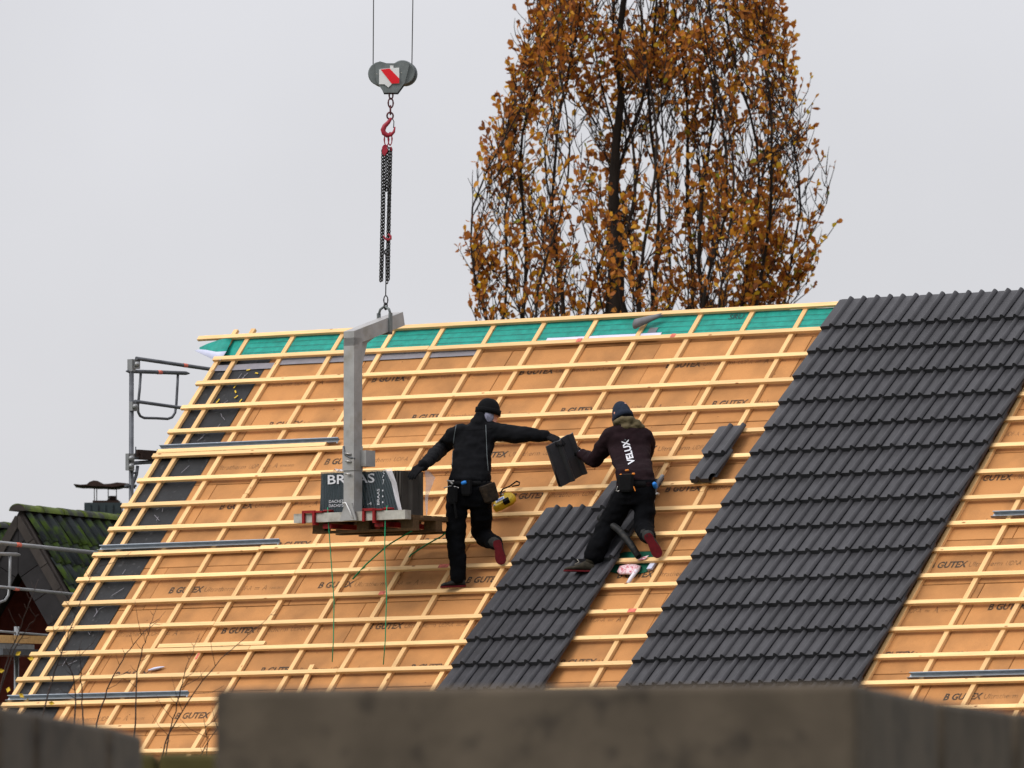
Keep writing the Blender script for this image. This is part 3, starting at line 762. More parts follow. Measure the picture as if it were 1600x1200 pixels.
ct, rise, al = 1.875, math.tan(rad(16.5)), 0.74
def arm_pt(b, da, dc): return FP(ca + da, cb - cw + b, ct + b * rise + dc)
g = G(); b1 = al
g.hexa([arm_pt(0.0, -cw, -0.135), arm_pt(0, cw, -0.135), arm_pt(b1 + 0.03, -cw, -0.135), arm_pt(b1 + 0.03, cw, -0.135),
        arm_pt(0, -cw, 0), arm_pt(0, cw, 0), arm_pt(b1, -cw, 0), arm_pt(b1, cw, 0)]); g.obj('arm', 'fork_steel', fork)
g = G(); g.v = [FP(ca + s * 0.012, cb + cw + x, c) for s in (-1, 1) for x, c in ((0, 1.50), (0, 1.76), (0.24, 1.845), (0.30, 1.86), (0.14, 1.78), (0.04, 1.5))]
g.face(range(6)); g.face(range(11, 5, -1))
for i in range(6): g.face((i, (i + 1) % 6, 6 + (i + 1) % 6, 6 + i))
g.obj('gusset', 'fork_steel', fork)
g = G(); g.v = [FP(ca + x, cb - cw - 0.006 + s, c) for s in (-.008, 0.008) for x, c in ((-0.10, 0.102), (0.10, 0.102), (0.045, 0.265), (-0.035, 0.265))]
g.face((0, 1, 2, 3)); g.face((7, 6, 5, 4))
for i in range(4): g.face((i, (i + 1) % 4, 4 + (i + 1) % 4, 4 + i))
g.obj('foot_plate', 'fork_steel', fork)
g = G(); g.tube([FP(ca - 0.05, cb - cw - 0.03, 0.265), FP(ca - 0.01, cb - cw - 0.035, 0.268), FP(ca + 0.03, cb - cw - 0.03, 0.20), FP(ca + 0.07, cb - cw - 0.03, 0.12)], 0.006, 6); g.obj('cable', 'sign_white', fork)
br = 0.54                                  # suspension bracket on the arm
g = G()
for s in (-1, 1): g.box(arm_pt(br, s * (cw + 0.008), -0.06), U * 0.007, NH * 0.022, Z * 0.10)
g.box(arm_pt(br, 0, -0.152), U * (cw + 0.015), NH * 0.022, Z * 0.012)
g.tube([arm_pt(br, -(cw + 0.008), 0.03), arm_pt(br, -(cw - 0.01), 0.075), arm_pt(br, 0, 0.105), arm_pt(br, cw - 0.01, 0.075), arm_pt(br, cw + 0.008, 0.03)], 0.012, 8)
g.obj('suspension_bracket', 'block_grey', fork)
hang = arm_pt(br, 0, 0.10); YH = hang.y

# ---- hanging gear
def hp(x, y, dy=0.0): return PX(x, y, YH + dy)
PM = YH / F_PX                              # metres per photo pixel there
def link_ring(g, c, L, W, r, axis, seg=10):   # one oval chain link, long axis vertical
    pts = []
    for j in range(seg):
        t = 2 * math.pi * j / seg
        pts.append(V(c) + Z * (math.cos(t) * L / 2) + axis * (math.sin(t) * W / 2))
    x = axis.cross(Z); rings = []
    for j, p in enumerate(pts):
        d = (p - V(c)).normalized()
        rings.append([p + (d * math.cos(a) + x * math.sin(a)) * r for a in (0, 1.57, 3.14, 4.71)])
    b = len(g.v); 
    for q in rings: g.v += q
    for i in range(seg):
        for k in range(4): g.face((b + i * 4 + k, b + i * 4 + (k + 1) % 4, b + ((i + 1) % seg) * 4 + (k + 1) % 4, b + ((i + 1) % seg) * 4 + k), True)
AX = V((1, 0, 0)); AY = V((0, 1, 0))
hb = thing('hoist_block', hp(611, 147), 'grey crane pulley block with red and white warning plate', 'pulley block')
def disc(c, r, t, y0, name, m, parent, n=26):
    g = G(); rings = [[c + AX * (math.cos(2 * math.pi * j / n) * q) + Z * (math.sin(2 * math.pi * j / n) * q) + AY * (y0 + d) for j in range(n)]
                      for q, d in ((r * 0.94, -t / 2), (r, -t / 2 + 0.008), (r, t / 2 - 0.008), (r * 0.94, t / 2))]
    g.loft(rings, True, False); return g.obj(name, m, parent)
for x, y, r in ((594, 116, 19), (629, 114, 19.5)):
    disc(hp(x, y), r * PM, 0.018, -0.05, 'cheek_disc', 'block_grey', hb)
    disc(hp(x + 3, y + 1), (r - 1) * PM, 0.05, 0.0, 'sheave', 'scaffold_dark', hb)
    disc(hp(x + 4, y + 1), r * PM, 0.018, 0.05, 'cheek_disc', 'block_grey', hb)
    g = G(); g.ball(hp(x - 5 if x < 600 else x - 2, y, -0.065), 0.014, 0.02, 0.014, n=8, m=5); g.obj('axle_nut', 'fork_beam', hb)
def plate(pts, y0, t, name, m, parent):
    g = G(); n = len(pts); g.v = [hp(x, y) + AY * (y0 + s * t / 2) for s in (-1, 1) for x, y in pts]
    g.face(range(n)); g.face(range(2 * n - 1, n - 1, -1))
    for i in range(n): g.face((i, (i + 1) % n, n + (i + 1) % n, n + i))
    return g.obj(name, m, parent)
plate([(586, 100), (594, 97), (604, 100), (620, 100), (632, 97), (640, 101), (633, 130), (621, 146), (600, 146), (588, 128)], -0.075, 0.014, 'side_plate', 'block_grey', hb)
plate([(592, 128), (600, 147), (622, 147), (636, 128)], 0.03, 0.014, 'side_plate', 'scaffold_dark', hb)
wp = plate([(592.5, 110), (596, 109), (624, 107), (624, 132), (613, 132), (607, 138), (601, 133), (592.5, 133)], -0.088, 0.008, 'warning_plate', 'sign_white', hb)
plate([(595, 110), (609, 108.5), (624, 124), (624, 131.5), (612, 132)], -0.094, 0.004, 'red_stripe', 'sign_red', wp)
plate([(609.5, 103.5), (615, 103.5), (615, 108), (609.5, 108)], -0.085, 0.004, 'white_tab', 'sign_white', hb)
for x0, x1 in ((583, 584), (643.5, 646)):
    g = G(); g.tube([hp(x0, 108), hp(x1, -60), hp(x1 + 1, -1500)], 0.0055, 6); g.obj('hoist_rope', 'rope', hb)
# chain and hook
hk = thing('load_hook', hp(606, 215), 'red crane hook hanging on short chain below the pulley block', 'crane hook')
for (x, y, L, W, ax) in ((611, 149, 12, 6, AX), (610.5, 161, 15, 8, AX), (610, 172, 14, 5, AY), (609.5, 181, 11, 10, AX)):
    g = G(); link_ring(g, hp(x, y), L * PM, W * PM, 0.0085, (ax + AY * 0.25).normalized() if ax is AX else ax, 12); g.obj('chain_link', 'chain_redbrown', hk)
g = G(); hkpts = [(610, 186), (607, 191), (601, 197), (598.5, 203), (600, 208), (605, 211.5), (611, 210.5), (615.5, 206), (617, 199)]
g.tube([hp(x, y) for x, y in hkpts], [0.016, 0.019, 0.023, 0.025, 0.025, 0.024, 0.018, 0.013, 0.007], 10, rounded=True); g.obj('hook', 'hook_red', hk)
g = G(); g.tube([hp(613.5, 186), hp(615.5, 190), hp(615, 200)], 0.005, 6); g.obj('safety_latch', 'chain_dark', hk)
sl = thing('chain_sling', hp(602, 330), 'dark multi leg chain sling looped below the red hook', 'chain')
for (x, y, L, W) in ((604, 218, 20, 7), (609.5, 217, 20, 6)):
    g = G(); link_ring(g, hp(x, y), L * PM, W * PM, 0.008, AX, 12); g.obj('ring', 'hook_red', sl)
plate([(597, 230), (600, 226), (605, 229), (606, 236), (601, 244), (597, 240)], 0, 0.05, 'shortening_hook', 'hook_red', sl)
plate([(608, 230), (612, 229), (612.5, 236), (609, 235)], 0.02, 0.03, 'shortening_hook', 'hook_red', sl)
def chain(pts, name='chain_leg', m='chain_dark', L=0.040, W=0.026, r=0.0072):
    g = G(); P_ = [hp(*p) for p in pts]; seg = [(P_[i + 1] - P_[i]).length for i in range(len(P_) - 1)]; tot = sum(seg); d = 0; i = 0
    while d < tot:
        q = d; k = 0
        while k < len(seg) - 1 and q > seg[k]: q -= seg[k]; k += 1
        c = P_[k].lerp(P_[k + 1], min(1, q / seg[k])); a = 0.7 + (i % 2) * 1.57
        link_ring(g, c, L, W, r, V((math.cos(a), math.sin(a), 0)), 8); d += L * 0.74; i += 1
    return g.obj(name, m, sl)
chain([(598, 236), (597, 330), (594.5, 441, 0.01)])
chain([(601, 240, .03), (599.5, 340, .03), (596.5, 440, .03)])
chain([(608, 234), (607.5, 300), (606, 360), (604.5, 440)])
chain([(611, 234, .03), (609, 310, .03), (608, 370, .03), (607, 438, .03)])
chain([(605, 232, .05), (605.5, 262, .05), (604, 300, .05)])
g = G(); g.tube([hp(x, y, -0.02) for x, y in ((599.5, 369), (602, 373), (606, 375), (610.5, 373), (610.5, 369), (607, 366))], [0.007, 0.010, 0.013, 0.012, 0.010, 0.008], 8, rounded=True); g.obj('small_hook', 'hook_red', sl)
g = G(); link_ring(g, hp(604.5, 394, -0.02), 0.055, 0.04, 0.008, AX, 10); g.obj('link', 'chain_dark', sl)
dl = thing('wire_sling', hp(603, 470), 'short wire sling and links joining the chains to the fork', 'sling')
g = G(); g.tube([hp(602.8, 395, 0.02), hp(603, 440, 0.02), hp(602.6, 463, 0.01)], 0.006, 6); g.obj('wire', 'chain_dark', dl)
g = G(); link_ring(g, hp(602.8, 469), 0.085, 0.038, 0.007, AX, 12); g.obj('thimble', 'chain_dark', dl)
g = G(); link_ring(g, hp(602.6, 478), 0.055, 0.03, 0.007, AX, 10); g.obj('link', 'chain_dark', dl)
hz_ = hang
g = G(); link_ring(g, V((hp(602.6, 484).x, YH, (hp(602.6, 480).z + hang.z) / 2 + 0.004)), 0.06, 0.034, 0.007, (AX + AY * 0.6).normalized(), 10); g.obj('link', 'chain_dark', dl)

# ---- green straps
def strap(pts, label, w_=0.011):
    g = G(); g.tube(pts, w_, 6, squash=0.5); return tag(g.obj('green_strap', 'strap_green'), label, 'strap', 'green straps')
cl1 = FP(0.15, -0.165, 0.2).y; cl2 = FP(0.87, -0.165, 0.2).y
strap([PX(512, 793, cl1), PX(513, 812, cl1), PX(517, 870, cl1), PX(522, 940, cl1), PX(521, 1000, cl1), PXR(519, 1034, 0.015)], 'green strap hanging straight down from the left red clamp')
strap([PX(605, 790, cl2), PX(602, 815, cl2), PX(601, 860, cl2), PX(604, 930, cl2), PX(602, 1000, cl2 - 0.05), PXR(599, 1038, 0.015)], 'green strap hanging straight down from the right red clamp')
strap([FP(1.18, 0.55, 0.01), PXR(690, 838, 0.12), PXR(668, 850, 0.03), PXR(642, 867, -0.03), PXR(636, 876, -0.05)], 'green strap running from the pallet behind the standing workers leg')
strap([FP(0.95, 0.3, 0.01), PXR(609, 850, 0.25), PXR(592, 864, 0.12), PXR(572, 882, 0.02), PXR(551, 905, -0.04)], 'pale green strap slanting down left under the middle of pallet')
# ================================================================== people
from mathutils.bvhtree import BVHTree
def remesh(g, name, mats, voxel, parent, smooth=4, folds=0.0, fscale=7.0, origin=None):
    c = V(origin) if origin is not None else sum(g.v, V()) / len(g.v)
    g.v = [p - c for p in g.v]
    kd = KDTree(len(g.v)); vm = [0] * len(g.v)
    for f, m_ in zip(g.f, g.mi):
        for i in f: vm[i] = m_
    for i, p in enumerate(g.v): kd.insert(p, i)
    kd.balance()
    me = g.mesh(name)
    bm = bmesh.new(); bm.from_mesh(me); bmesh.ops.recalc_face_normals(bm, faces=bm.faces); bm.to_mesh(me); bm.free()
    o = bpy.data.objects.new(name, me); COL.objects.link(o)
    md = o.modifiers.new('r', 'REMESH'); md.mode = 'VOXEL'; md.voxel_size = voxel
    sm = o.modifiers.new('s', 'SMOOTH'); sm.factor = 0.5; sm.iterations = smooth
    bpy.context.view_layer.update()
    me2 = bpy.data.meshes.new_from_object(o.evaluated_get(bpy.context.evaluated_depsgraph_get()))
    bpy.data.objects.remove(o)
    if folds:
        nn = [v_.normal.copy() for v_ in me2.vertices]
        for v_, n_ in zip(me2.vertices, nn):
            p = v_.co
            a = noise.noise(V((p.x * fscale, p.y * fscale, p.z * fscale * 1.9)) + V((c.x, 0, 0))) + 0.5 * noise.noise(p * fscale * 2.7)
            v_.co = p + n_ * a * folds
    me2.materials.clear()
    for q in ([mats] if isinstance(mats, str) else mats): me2.materials.append(MATS[q])
    for f in me2.polygons:
        f.use_smooth = True
        f.material_index = vm[kd.find(f.center)[1]]
    me2.name = name
    o = inst(name, me2, Matrix.Translation(c), parent)
    bv = BVHTree.FromPolygons([v_.co + c for v_ in me2.vertices], [tuple(f.vertices) for f in me2.polygons])
    return o, bv

def torso(g, rows, mi, n=18):
    """rows: (pixel y, pixel centre x, half width in pixels, half depth in m, distance Y)"""
    rings = []
    for y, cx, hw, hd, Y in rows:
        c = PX(cx, y, Y); w_ = hw * Y / F_PX
        ring = []
        for j in range(n):
            t = 2 * math.pi * j / n; cs, sn = math.cos(t), math.sin(t)
            ring.append(c + AX * (abs(cs) ** 0.8 * (1 if cs > 0 else -1) * w_) + AY * (abs(sn) ** 0.8 * (1 if sn > 0 else -1) * hd))
        rings.append(ring)
    g.loft(rings, True, True, mi)

def limb(g, pts, mi, n=14):
    g.tube([PX(x, y, Y) for x, y, Y, r in pts], [p[3] * (1.10 if mi == 1 else 1.16) for p in pts], n, mi=mi, rounded=True)

def head(g, c, fwd, up, mi):
    fwd = V(fwd).normalized(); rt = fwd.cross(V(up)).normalized(); up = rt.cross(fwd).normalized(); c = V(c)
    g.ball(c + up * 0.012, 0.076, 0.096, 0.108, rt, fwd, up, mi=mi)
    g.ball(c + fwd * 0.028 - up * 0.058, 0.058, 0.062, 0.062, rt, fwd, up, mi=mi)                 # jaw
    g.tube([c + fwd * 0.088 + up * 0.022, c + fwd * 0.104 - up * 0.008, c + fwd * 0.112 - up * 0.022], [0.011, 0.014, 0.017], 8, mi=mi, rounded=True)   # nose
    g.tube([c + fwd * 0.082 - rt * 0.04 + up * 0.03, c + fwd * 0.09 + up * 0.032, c + fwd * 0.082 + rt * 0.04 + up * 0.03], 0.012, 8, mi=mi, rounded=True)  # brow
    g.tube([c + fwd * 0.078 - rt * 0.024 - up * 0.055, c + fwd * 0.088 - up * 0.054, c + fwd * 0.078 + rt * 0.024 - up * 0.055], 0.010, 8, mi=mi, rounded=True)  # mouth
    g.ball(c + fwd * 0.070 - up * 0.098, 0.024, 0.02, 0.018, rt, fwd, up, mi=mi)                   # chin
    for s in (-1, 1): g.ball(c + rt * (0.078 * s) - fwd * 0.008 - up * 0.004, 0.012, 0.022, 0.033, rt, fwd, up, mi=mi)
    return fwd, rt, up
def eyes(c, fwd, rt, up, parent):
    for s in (-1, 1):
        g = G(); g.ball(c + fwd * 0.083 + rt * (0.031 * s) + up * 0.012, 0.011, 0.008, 0.007, rt, fwd, up, n=10, m=6); g.obj('eye', 'sign_white', parent)
        g = G(); g.ball(c + fwd * 0.0895 + rt * (0.031 * s) + up * 0.012, 0.0055, 0.004, 0.0055, rt, fwd, up, n=8, m=5); g.obj('iris', 'leather_brown', parent)
def beanie(c, fwd, rt, up, m, parent, drop=0.0, k=1.0):
    g = G(); rings = []
    for i in range(12):
        t = i / 11; a = t * math.pi / 2 * 0.985
        r = math.cos(a) ** 0.75
        z = -0.010 - drop + (0.142 + drop) * math.sin(a)
        bulge = 1.05 if i == 0 else (1.06 if i == 1 else 1.0)
        rings.append([c + up * z + (rt * math.cos(2 * math.pi * j / 24) * 0.094 * k + fwd * (math.sin(2 * math.pi * j / 24) * 0.112 * k)) * r * bulge for j in range(24)])
    g.loft(rings, True, True)
    b = g.obj('beanie', m, parent)
    g = G(); rr_ = [[c + up * z + (rt * math.cos(2 * math.pi * j / 24) * 0.094 * k * f_ + fwd * (math.sin(2 * math.pi * j / 24) * 0.112 * k * f_)) for j in range(24)]
                    for z, f_ in ((-0.016 - drop, 1.0), (-0.018 - drop, 1.07), (0.03 - drop, 1.075), (0.034 - drop, 0.98))]
    g.loft(rr_, True, True); g.obj('cuff', m, b)
def hand(wrist, d, back, side, curl, parent, m='glove_black', thumb_curl=0.5, k=1.0):
    """palm with four fingers and a thumb; back = normal of the back of the hand; side = +1 thumb towards d x back"""
    d = V(d).normalized(); back = (V(back) - d * V(back).dot(d)).normalized(); lat = d.cross(back) * side; w0 = V(wrist); g = G()
    def p(a, b, c): return w0 + (d * a + lat * b + back * c) * k
    for b in (-0.03, -0.010, 0.010, 0.03):
        g.tube([p(-0.02, b * 0.7, 0), p(0.03, b * 0.9, 0.002), p(0.085, b, 0)], [0.016 * k, 0.0165 * k, 0.0135 * k], 8, rounded=True)
    g.tube([p(-0.05, 0, 0), p(0.0, 0, 0)], [0.034 * k, 0.031 * k], 10, squash=0.8, rounded=True)
    for b, L in ((0.031, 0.072), (0.0105, 0.082), (-0.0105, 0.076), (-0.031, 0.060)):
        q = p(0.085, b, 0); ang = curl * 0.35; pts = [q]
        for s in (0.46, 0.30, 0.24):
            dd = d * math.cos(ang) - back * math.sin(ang) + lat * (b * 1.2); pts.append(pts[-1] + dd * (L * s * k)); ang += curl * 0.5
        g.tube(pts, [0.0115 * k, 0.0105 * k, 0.0098 * k, 0.0085 * k], 8, rounded=True)
    t0 = p(0.02, 0.032, -0.006); t1 = p(0.045, 0.058, -0.018); t2 = p(0.072, 0.064 - 0.015 * thumb_curl, -0.032 - 0.02 * thumb_curl); t3 = p(0.092, 0.058 - 0.03 * thumb_curl, -0.040 - 0.035 * thumb_curl)
    g.tube([t0, t1, t2, t3], [0.016 * k, 0.014 * k, 0.012 * k, 0.0095 * k], 8, rounded=True)
    o, _ = remesh(g, 'glove', m, 0.0055, parent, 2)
    return o
def boot(heel, toe, up, m, parent, shaft=None):
    heel, toe = V(heel), V(toe); d = (toe - heel); L = d.length; d.normalize(); up = (V(up) - d * V(up).dot(d)).normalized(); s = d.cross(up)
    g = G(); rings = []
    for t, w_, h in ((-0.02, 0.018, 0.05), (0.03, 0.034, 0.075), (0.18, 0.040, 0.105), (0.36, 0.042, 0.10), (0.52, 0.045, 0.075), (0.70, 0.049, 0.055), (0.86, 0.045, 0.048), (0.97, 0.028, 0.036), (1.01, 0.012, 0.026)):
        c = heel + d * (L * t)
        rings.append([c + s * (w_ * math.cos(a)) + up * (0.012 + (h - 0.012) * (0.5 + 0.5 * math.sin(a)) ) for a in [2 * math.pi * j / 14 for j in range(14)]])
    g.loft(rings, True, True)
    b = g.obj('boot', m, parent)
    g = G(); out = []
    for t, w_ in ((-0.03, 0.015), (0.0, 0.032), (0.12, 0.041), (0.35, 0.037), (0.55, 0.044), (0.74, 0.051), (0.9, 0.046), (1.0, 0.028), (1.03, 0.010)): out.append((t, w_))
    oo = [(t, w_) for t, w_ in out] + [(t, -w_) for t, w_ in out[::-1]]
    g.loft([[heel + d * (L * t) + s * w_ * f_ + up * z for t, w_ in oo] for z, f_ in ((0.0, 0.96), (0.003, 1.0), (0.013, 1.0), (0.015, 0.9))], True, False)
    g.obj('sole', 'sole_red', b)
    return b
def wrap_line(bv, pts, r, name, m, parent):
    out = []
    for i in range(len(pts) - 1):
        for q in range(6):
            x = pts[i][0] + (pts[i + 1][0] - pts[i][0]) * q / 6; y = pts[i][1] + (pts[i + 1][1] - pts[i][1]) * q / 6
            d = ray(x, y).normalized(); h = bv.ray_cast(C0 + d * 60, d)
            if h[0] is not None: out.append(h[0] + h[1] * 0.002)
    if len(out) > 2:
        g = G(); g.tube(out, r, 6); g.obj(name, m, parent)
def surf(bv, x, y, off=0.0):
    d = ray(x, y).normalized(); h = bv.ray_cast(C0 + d * 60, d)
    return (h[0] + h[1] * off, h[1]) if h[0] is not None else (PX(x, y, 101.2), V((0, -1, 0)))

# ------------------------------------------------ worker reaching over to hand on a tile
footL = RP(-2.63, vk(11), 0.002)
YF = footL.y
P1 = thing('person', footL, 'worker in black jacket and beanie, one hand on the tile pack, passing a tile', 'person')
yh, yc_ = YF + 0.06, YF + 0.22
hyA = FP(1.05, 0.02, 0.57).y - 0.03     # the hand on the tile pack
g = G()
torso(g, [(757, 734, 33.5, 0.125, yh), (748, 734.5, 34, 0.13, yh), (733, 736, 31.5, 0.125, yh + .03), (712, 737.5, 30, 0.125, yh + .08), (692, 741, 32.5, 0.125, yc_ - .03),
          (677, 746, 35, 0.12, yc_), (667, 748, 27, 0.10, yc_ + .01), (659, 751, 14, 0.075, yc_ + .02)], 0)
limb(g, [(750, 663, yc_ + .02, 0.088), (753, 655, yc_ + .02, 0.072), (755, 650, yc_ + .02, 0.064)], 0)                     # collar
limb(g, [(722, 676, yc_, 0.085), (709, 682, yc_ + .02, 0.076), (689, 702, yc_ + .16, 0.065), (676, 713, (yc_ + hyA) / 2 + .05, 0.056), (661, 727, hyA, 0.046)], 0)
limb(g, [(768, 675, yc_, 0.088), (783, 676, yc_ - .03, 0.080), (806, 679, yc_ - .10, 0.072), (826, 679, yc_ - .16, 0.063), (842, 681, yc_ - .18, 0.053), (854, 680.5, yc_ - .19, 0.042)], 0)
torso(g, [(752, 734, 32, 0.115, yh), (765, 734, 35, 0.13, yh), (780, 734, 36, 0.13, yh - .01), (794, 733, 34, 0.11, yh - .01)], 1)
limb(g, [(715, 775, yh, 0.098), (713, 810, yh - .02, 0.092), (712, 840, yh - .02, 0.084), (714, 868, yh - .05, 0.078), (716, 888, YF, 0.074), (716, 903, YF, 0.071)], 1)
kY = PXR(750, 838, 0.09).y
limb(g, [(751, 776, yh, 0.100), (752, 806, yh + .03, 0.094), (751, 832, kY - 0.02, 0.084), (757, 840, kY - .08, 0.080), (768, 845, kY - .2, 0.070), (776, 850, kY - .29, 0.062)], 1)
hc = PX(762.5, 644, yc_ + 0.05)
fw, rt, up = head(g, hc, (0.93, 0.22, -0.16), (0.05, 0.05, 1), 2)
body1, bv1 = remesh(g, 'body', ['jacket_black', 'trouser_black', 'skin'], 0.010, P1, 3, 0.012, 8.0)
eyes(hc, fw, rt, up, P1)
beanie(hc, fw, rt, up, 'beanie_black', P1, 0.0, 1.03)
g = G()                                                                                    # grey neck scarf drawn up over ear and cheek
for a in range(7):
    t = -0.15 + a * 0.42
    g.ball(hc - up * (0.045 + 0.012 * (a % 2)) + rt * (0.074 * math.cos(t)) + fw * (0.046 * math.sin(t) - 0.012), 0.030, 0.036, 0.052, rt, fw, up, n=10, m=6)
remesh(g, 'scarf', 'scarf_grey', 0.008, P1, 3, 0.004, 30)
hand(PX(659.5, 728, hyA), PX(648, 737.5, hyA - .055) - PX(659.5, 728, hyA), (-0.2, -0.75, 0.6), 1, 0.75, P1, k=1.12)
tile_c = PX(886, 718, yc_ - 0.22)
wr = PX(856, 680.5, yc_ - .19)
g = G(); g.tube([wr - V((0.012, 0, 0)), wr + V((0.008, 0, -0.003))], [0.031, 0.030], 12); g.obj('wrist', 'skin', P1)
hand(wr + V((0.014, -0.01, -0.01)), PX(880, 693, yc_ - .33) - wr, (0.25, -0.75, 0.6), -1, 0.4, P1, k=1.15)
boot(PX(727, 917, YF - .01), PX(689, 918.5, YF - .01), Z, 'boot_grey', P1)
tq = RP(-2.255, vk(10), 0.0)
boot(PX(776, 845, kY - .38), PX(784, 881, tq.y - 0.06), (0.1, 1, 0.1), 'boot_grey', P1)
g = G(); g.tube([PX(768, 845, kY - .2), PX(775, 849, kY - .32)], [0.06, 0.052], 12, rounded=True); g.obj('sock', 'boot_grey', P1)
wrap_line(bv1, [(713, 664), (710, 680), (707.5, 705), (706.5, 735)], 0.0035, 'piping', 'piping_grey', P1)
wrap_line(bv1, [(712, 671), (735, 672), (760, 671), (772, 668)], 0.002, 'seam', 'belt_black', P1)
wrap_line(bv1, [(759, 664), (760, 690), (761, 715), (763, 740)], 0.0035, 'piping', 'piping_grey', P1)
# tool belt
belt = G()
rings = []
for z_, k_ in ((760, 1.045), (752.5, 1.045)):
    c = PX(734, z_, yh); rings.append([c + AX * (math.cos(2 * math.pi * j / 22) * 0.200 * k_) + AY * (math.sin(2 * math.pi * j / 22) * 0.130 * k_) for j in range(22)])
belt.loft(rings, True, True); bl = belt.obj('tool_belt', 'belt_black', P1)
def tool(pts, r, m, name, parent, bv, off=0.03, n=8, squash=None):
    g = G(); g.tube([surf(bv, x, y, off)[0] for x, y in pts], r, n, squash=squash, rounded=True); return g.obj(name, m, parent)
def pouch(bv, x, y, w_, h, d, m, parent, tilt=0.0, name='pouch'):
    p, n_ = surf(bv, x, y, d * 0.55); n_ = V((n_.x, n_.y, n_.z * 0.3)).normalized(); s = Z.cross(n_).normalized(); u_ = n_.cross(s)
    s2 = s * math.cos(tilt) + u_ * math.sin(tilt); u2 = u_ * math.cos(tilt) - s * math.sin(tilt)
    g = G(); rings = [[p + u2 * (h * b) + s2 * (w_ * a * k_) + n_ * (d * c * k_) for a, c in ((-.5, -.5), (.5, -.5), (.56, 0.1), (.38, .5), (-.38, .5), (-.56, .1))] for b, k_ in ((-.5, 0.72), (-.38, 0.95), (.35, 1.05), (.5, 1.0))]
    g.loft(rings, True, False); return g.obj(name, m, parent)
pouch(bv1, 762, 772, 0.14, 0.17, 0.08, 'leather_brown', bl, 0.35)
pouch(bv1, 729, 763, 0.09, 0.15, 0.05, 'belt_black', bl)
pouch(bv1, 709, 775, 0.09, 0.16, 0.05, 'belt_black', bl)
tool([(710, 752), (711, 757)], 0.012, 'tool_steel', 'hammer_head', bl, bv1, 0.055)
tool([(706, 751), (710, 751.5), (714, 751)], 0.010, 'tool_steel', 'hammer_head', bl, bv1, 0.055)
tool([(711, 757), (711, 780), (714, 808)], 0.011, 'belt_black', 'hammer_handle', bl, bv1, 0.05)
tool([(701, 763), (709, 760), (718, 763)], 0.006, 'tool_steel', 'hammer_loop', bl, bv1, 0.045, 6)
tool([(724, 756), (727, 751)], 0.020, 'tool_blue', 'tape_measure', bl, bv1, 0.045)

# ------------------------------------------------ worker kneeling on the battens, taking the tile
lf = PXR(908, 893, 0.078); YL = lf.y
P2 = thing('person', lf, 'worker in maroon sweater with olive hood kneeling beside the tile strip, taking a tile', 'person')
yb = PXR(992, 760, 0.36).y; ys = PXR(980, 688, 0.42).y
g = G()
torso(g, [(757, 995, 30.5, 0.125, yb), (748, 994, 31, 0.13, yb + .01), (735, 991, 30, 0.125, yb + .05), (717, 986, 31, 0.125, (yb + ys) / 2 + .03), (697, 982.5, 34, 0.125, ys - .03),
          (682, 981, 35, 0.12, ys), (671, 980, 28, 0.105, ys + .02), (663, 978, 15, 0.08, ys + .04)], 0)
limb(g, [(978, 668, ys + .04, 0.075), (974, 656, ys + .07, 0.07)], 0)
eY = ys + 0.16
limb(g, [(957, 683, ys, 0.086), (949, 690, ys + .02, 0.080), (938, 708, ys + .10, 0.070), (929, 719, eY, 0.064), (921, 716, eY + .10, 0.056), (909, 710, eY + .2, 0.045)], 0)
limb(g, [(1004, 684, ys, 0.086), (1010, 696, ys + .10, 0.076), (1006, 712, ys + .22, 0.066), (1001, 704, ys + .34, 0.052), (998, 699, ys + .42, 0.044)], 0)
torso(g, [(753, 994, 29, 0.115, yb), (765, 993, 31, 0.135, yb), (778, 992, 33, 0.135, yb - .01), (790, 990, 30, 0.115, yb - .01)], 1)
kL = PXR(948, 822, 0.20).y
limb(g, [(977, 774, yb, 0.105), (963, 798, (yb + kL) / 2, 0.102), (950, 822, kL, 0.096), (939, 844, (kL + YL) / 2, 0.090), (931, 860, YL + .01, 0.086), (928, 868, YL + .01, 0.086)], 1)
kR = PXR(1006, 826, 0.10).y
limb(g, [(1004, 776, yb, 0.100), (1007, 802, (yb + kR) / 2, 0.094), (1006, 822, kR, 0.086), (1009, 831, kR - .12, 0.078), (1013, 838, kR - .24, 0.068)], 1)
hc2 = PX(971.5, 647.5, ys + .11)
fw2, rt2, up2 = head(g, hc2, (-0.42, 0.72, -0.55), (-0.1, 0.3, 1), 2)
body2, bv2 = remesh(g, 'body', ['sweater_maroon', 'trouser_black', 'skin'], 0.010, P2, 3, 0.012, 8.0)
eyes(hc2, fw2, rt2, up2, P2)
beanie(hc2, fw2, rt2, up2, 'beanie_navy', P2, 0.055, 0.97)
g = G()                                                                                    # thrown back hood
for x, y, Y, a, b, c in ((966, 660, -.01, .052, .06, .038), (975, 657, -.035, .06, .06, .042), (985, 657, -.045, .06, .06, .045), (994, 662, -.04, .055, .06, .045), (1001, 667, -.0, .045, .07, .03), (981, 667, -.05, .07, .06, .034), (990, 670, -.045, .055, .05, .03)):
    g.ball(PX(x, y, ys + .06 + Y - .04), a, b, c, n=12, m=8)
remesh(g, 'hood', 'hood_olive', 0.009, P2, 3, 0.010, 14)
hw_ = PX(908.5, 709.5, eY + .21)
g = G(); dcf = (PX(900, 704, eY + .24) - hw_).normalized(); g.tube([hw_ - dcf * 0.012, hw_ + dcf * 0.02], [0.046, 0.043], 12); g.obj('glove_cuff', 'scarf_grey', P2)
hand(hw_ + dcf * 0.025, PX(897, 701, eY + .27) - hw_, (-0.35, -0.75, 0.5), -1, 0.8, P2)
hand(PX(998, 698, ys + .43), (-0.2, 0.8, 0.45), (0, -0.3, 0.9), 1, 0.5, P2)
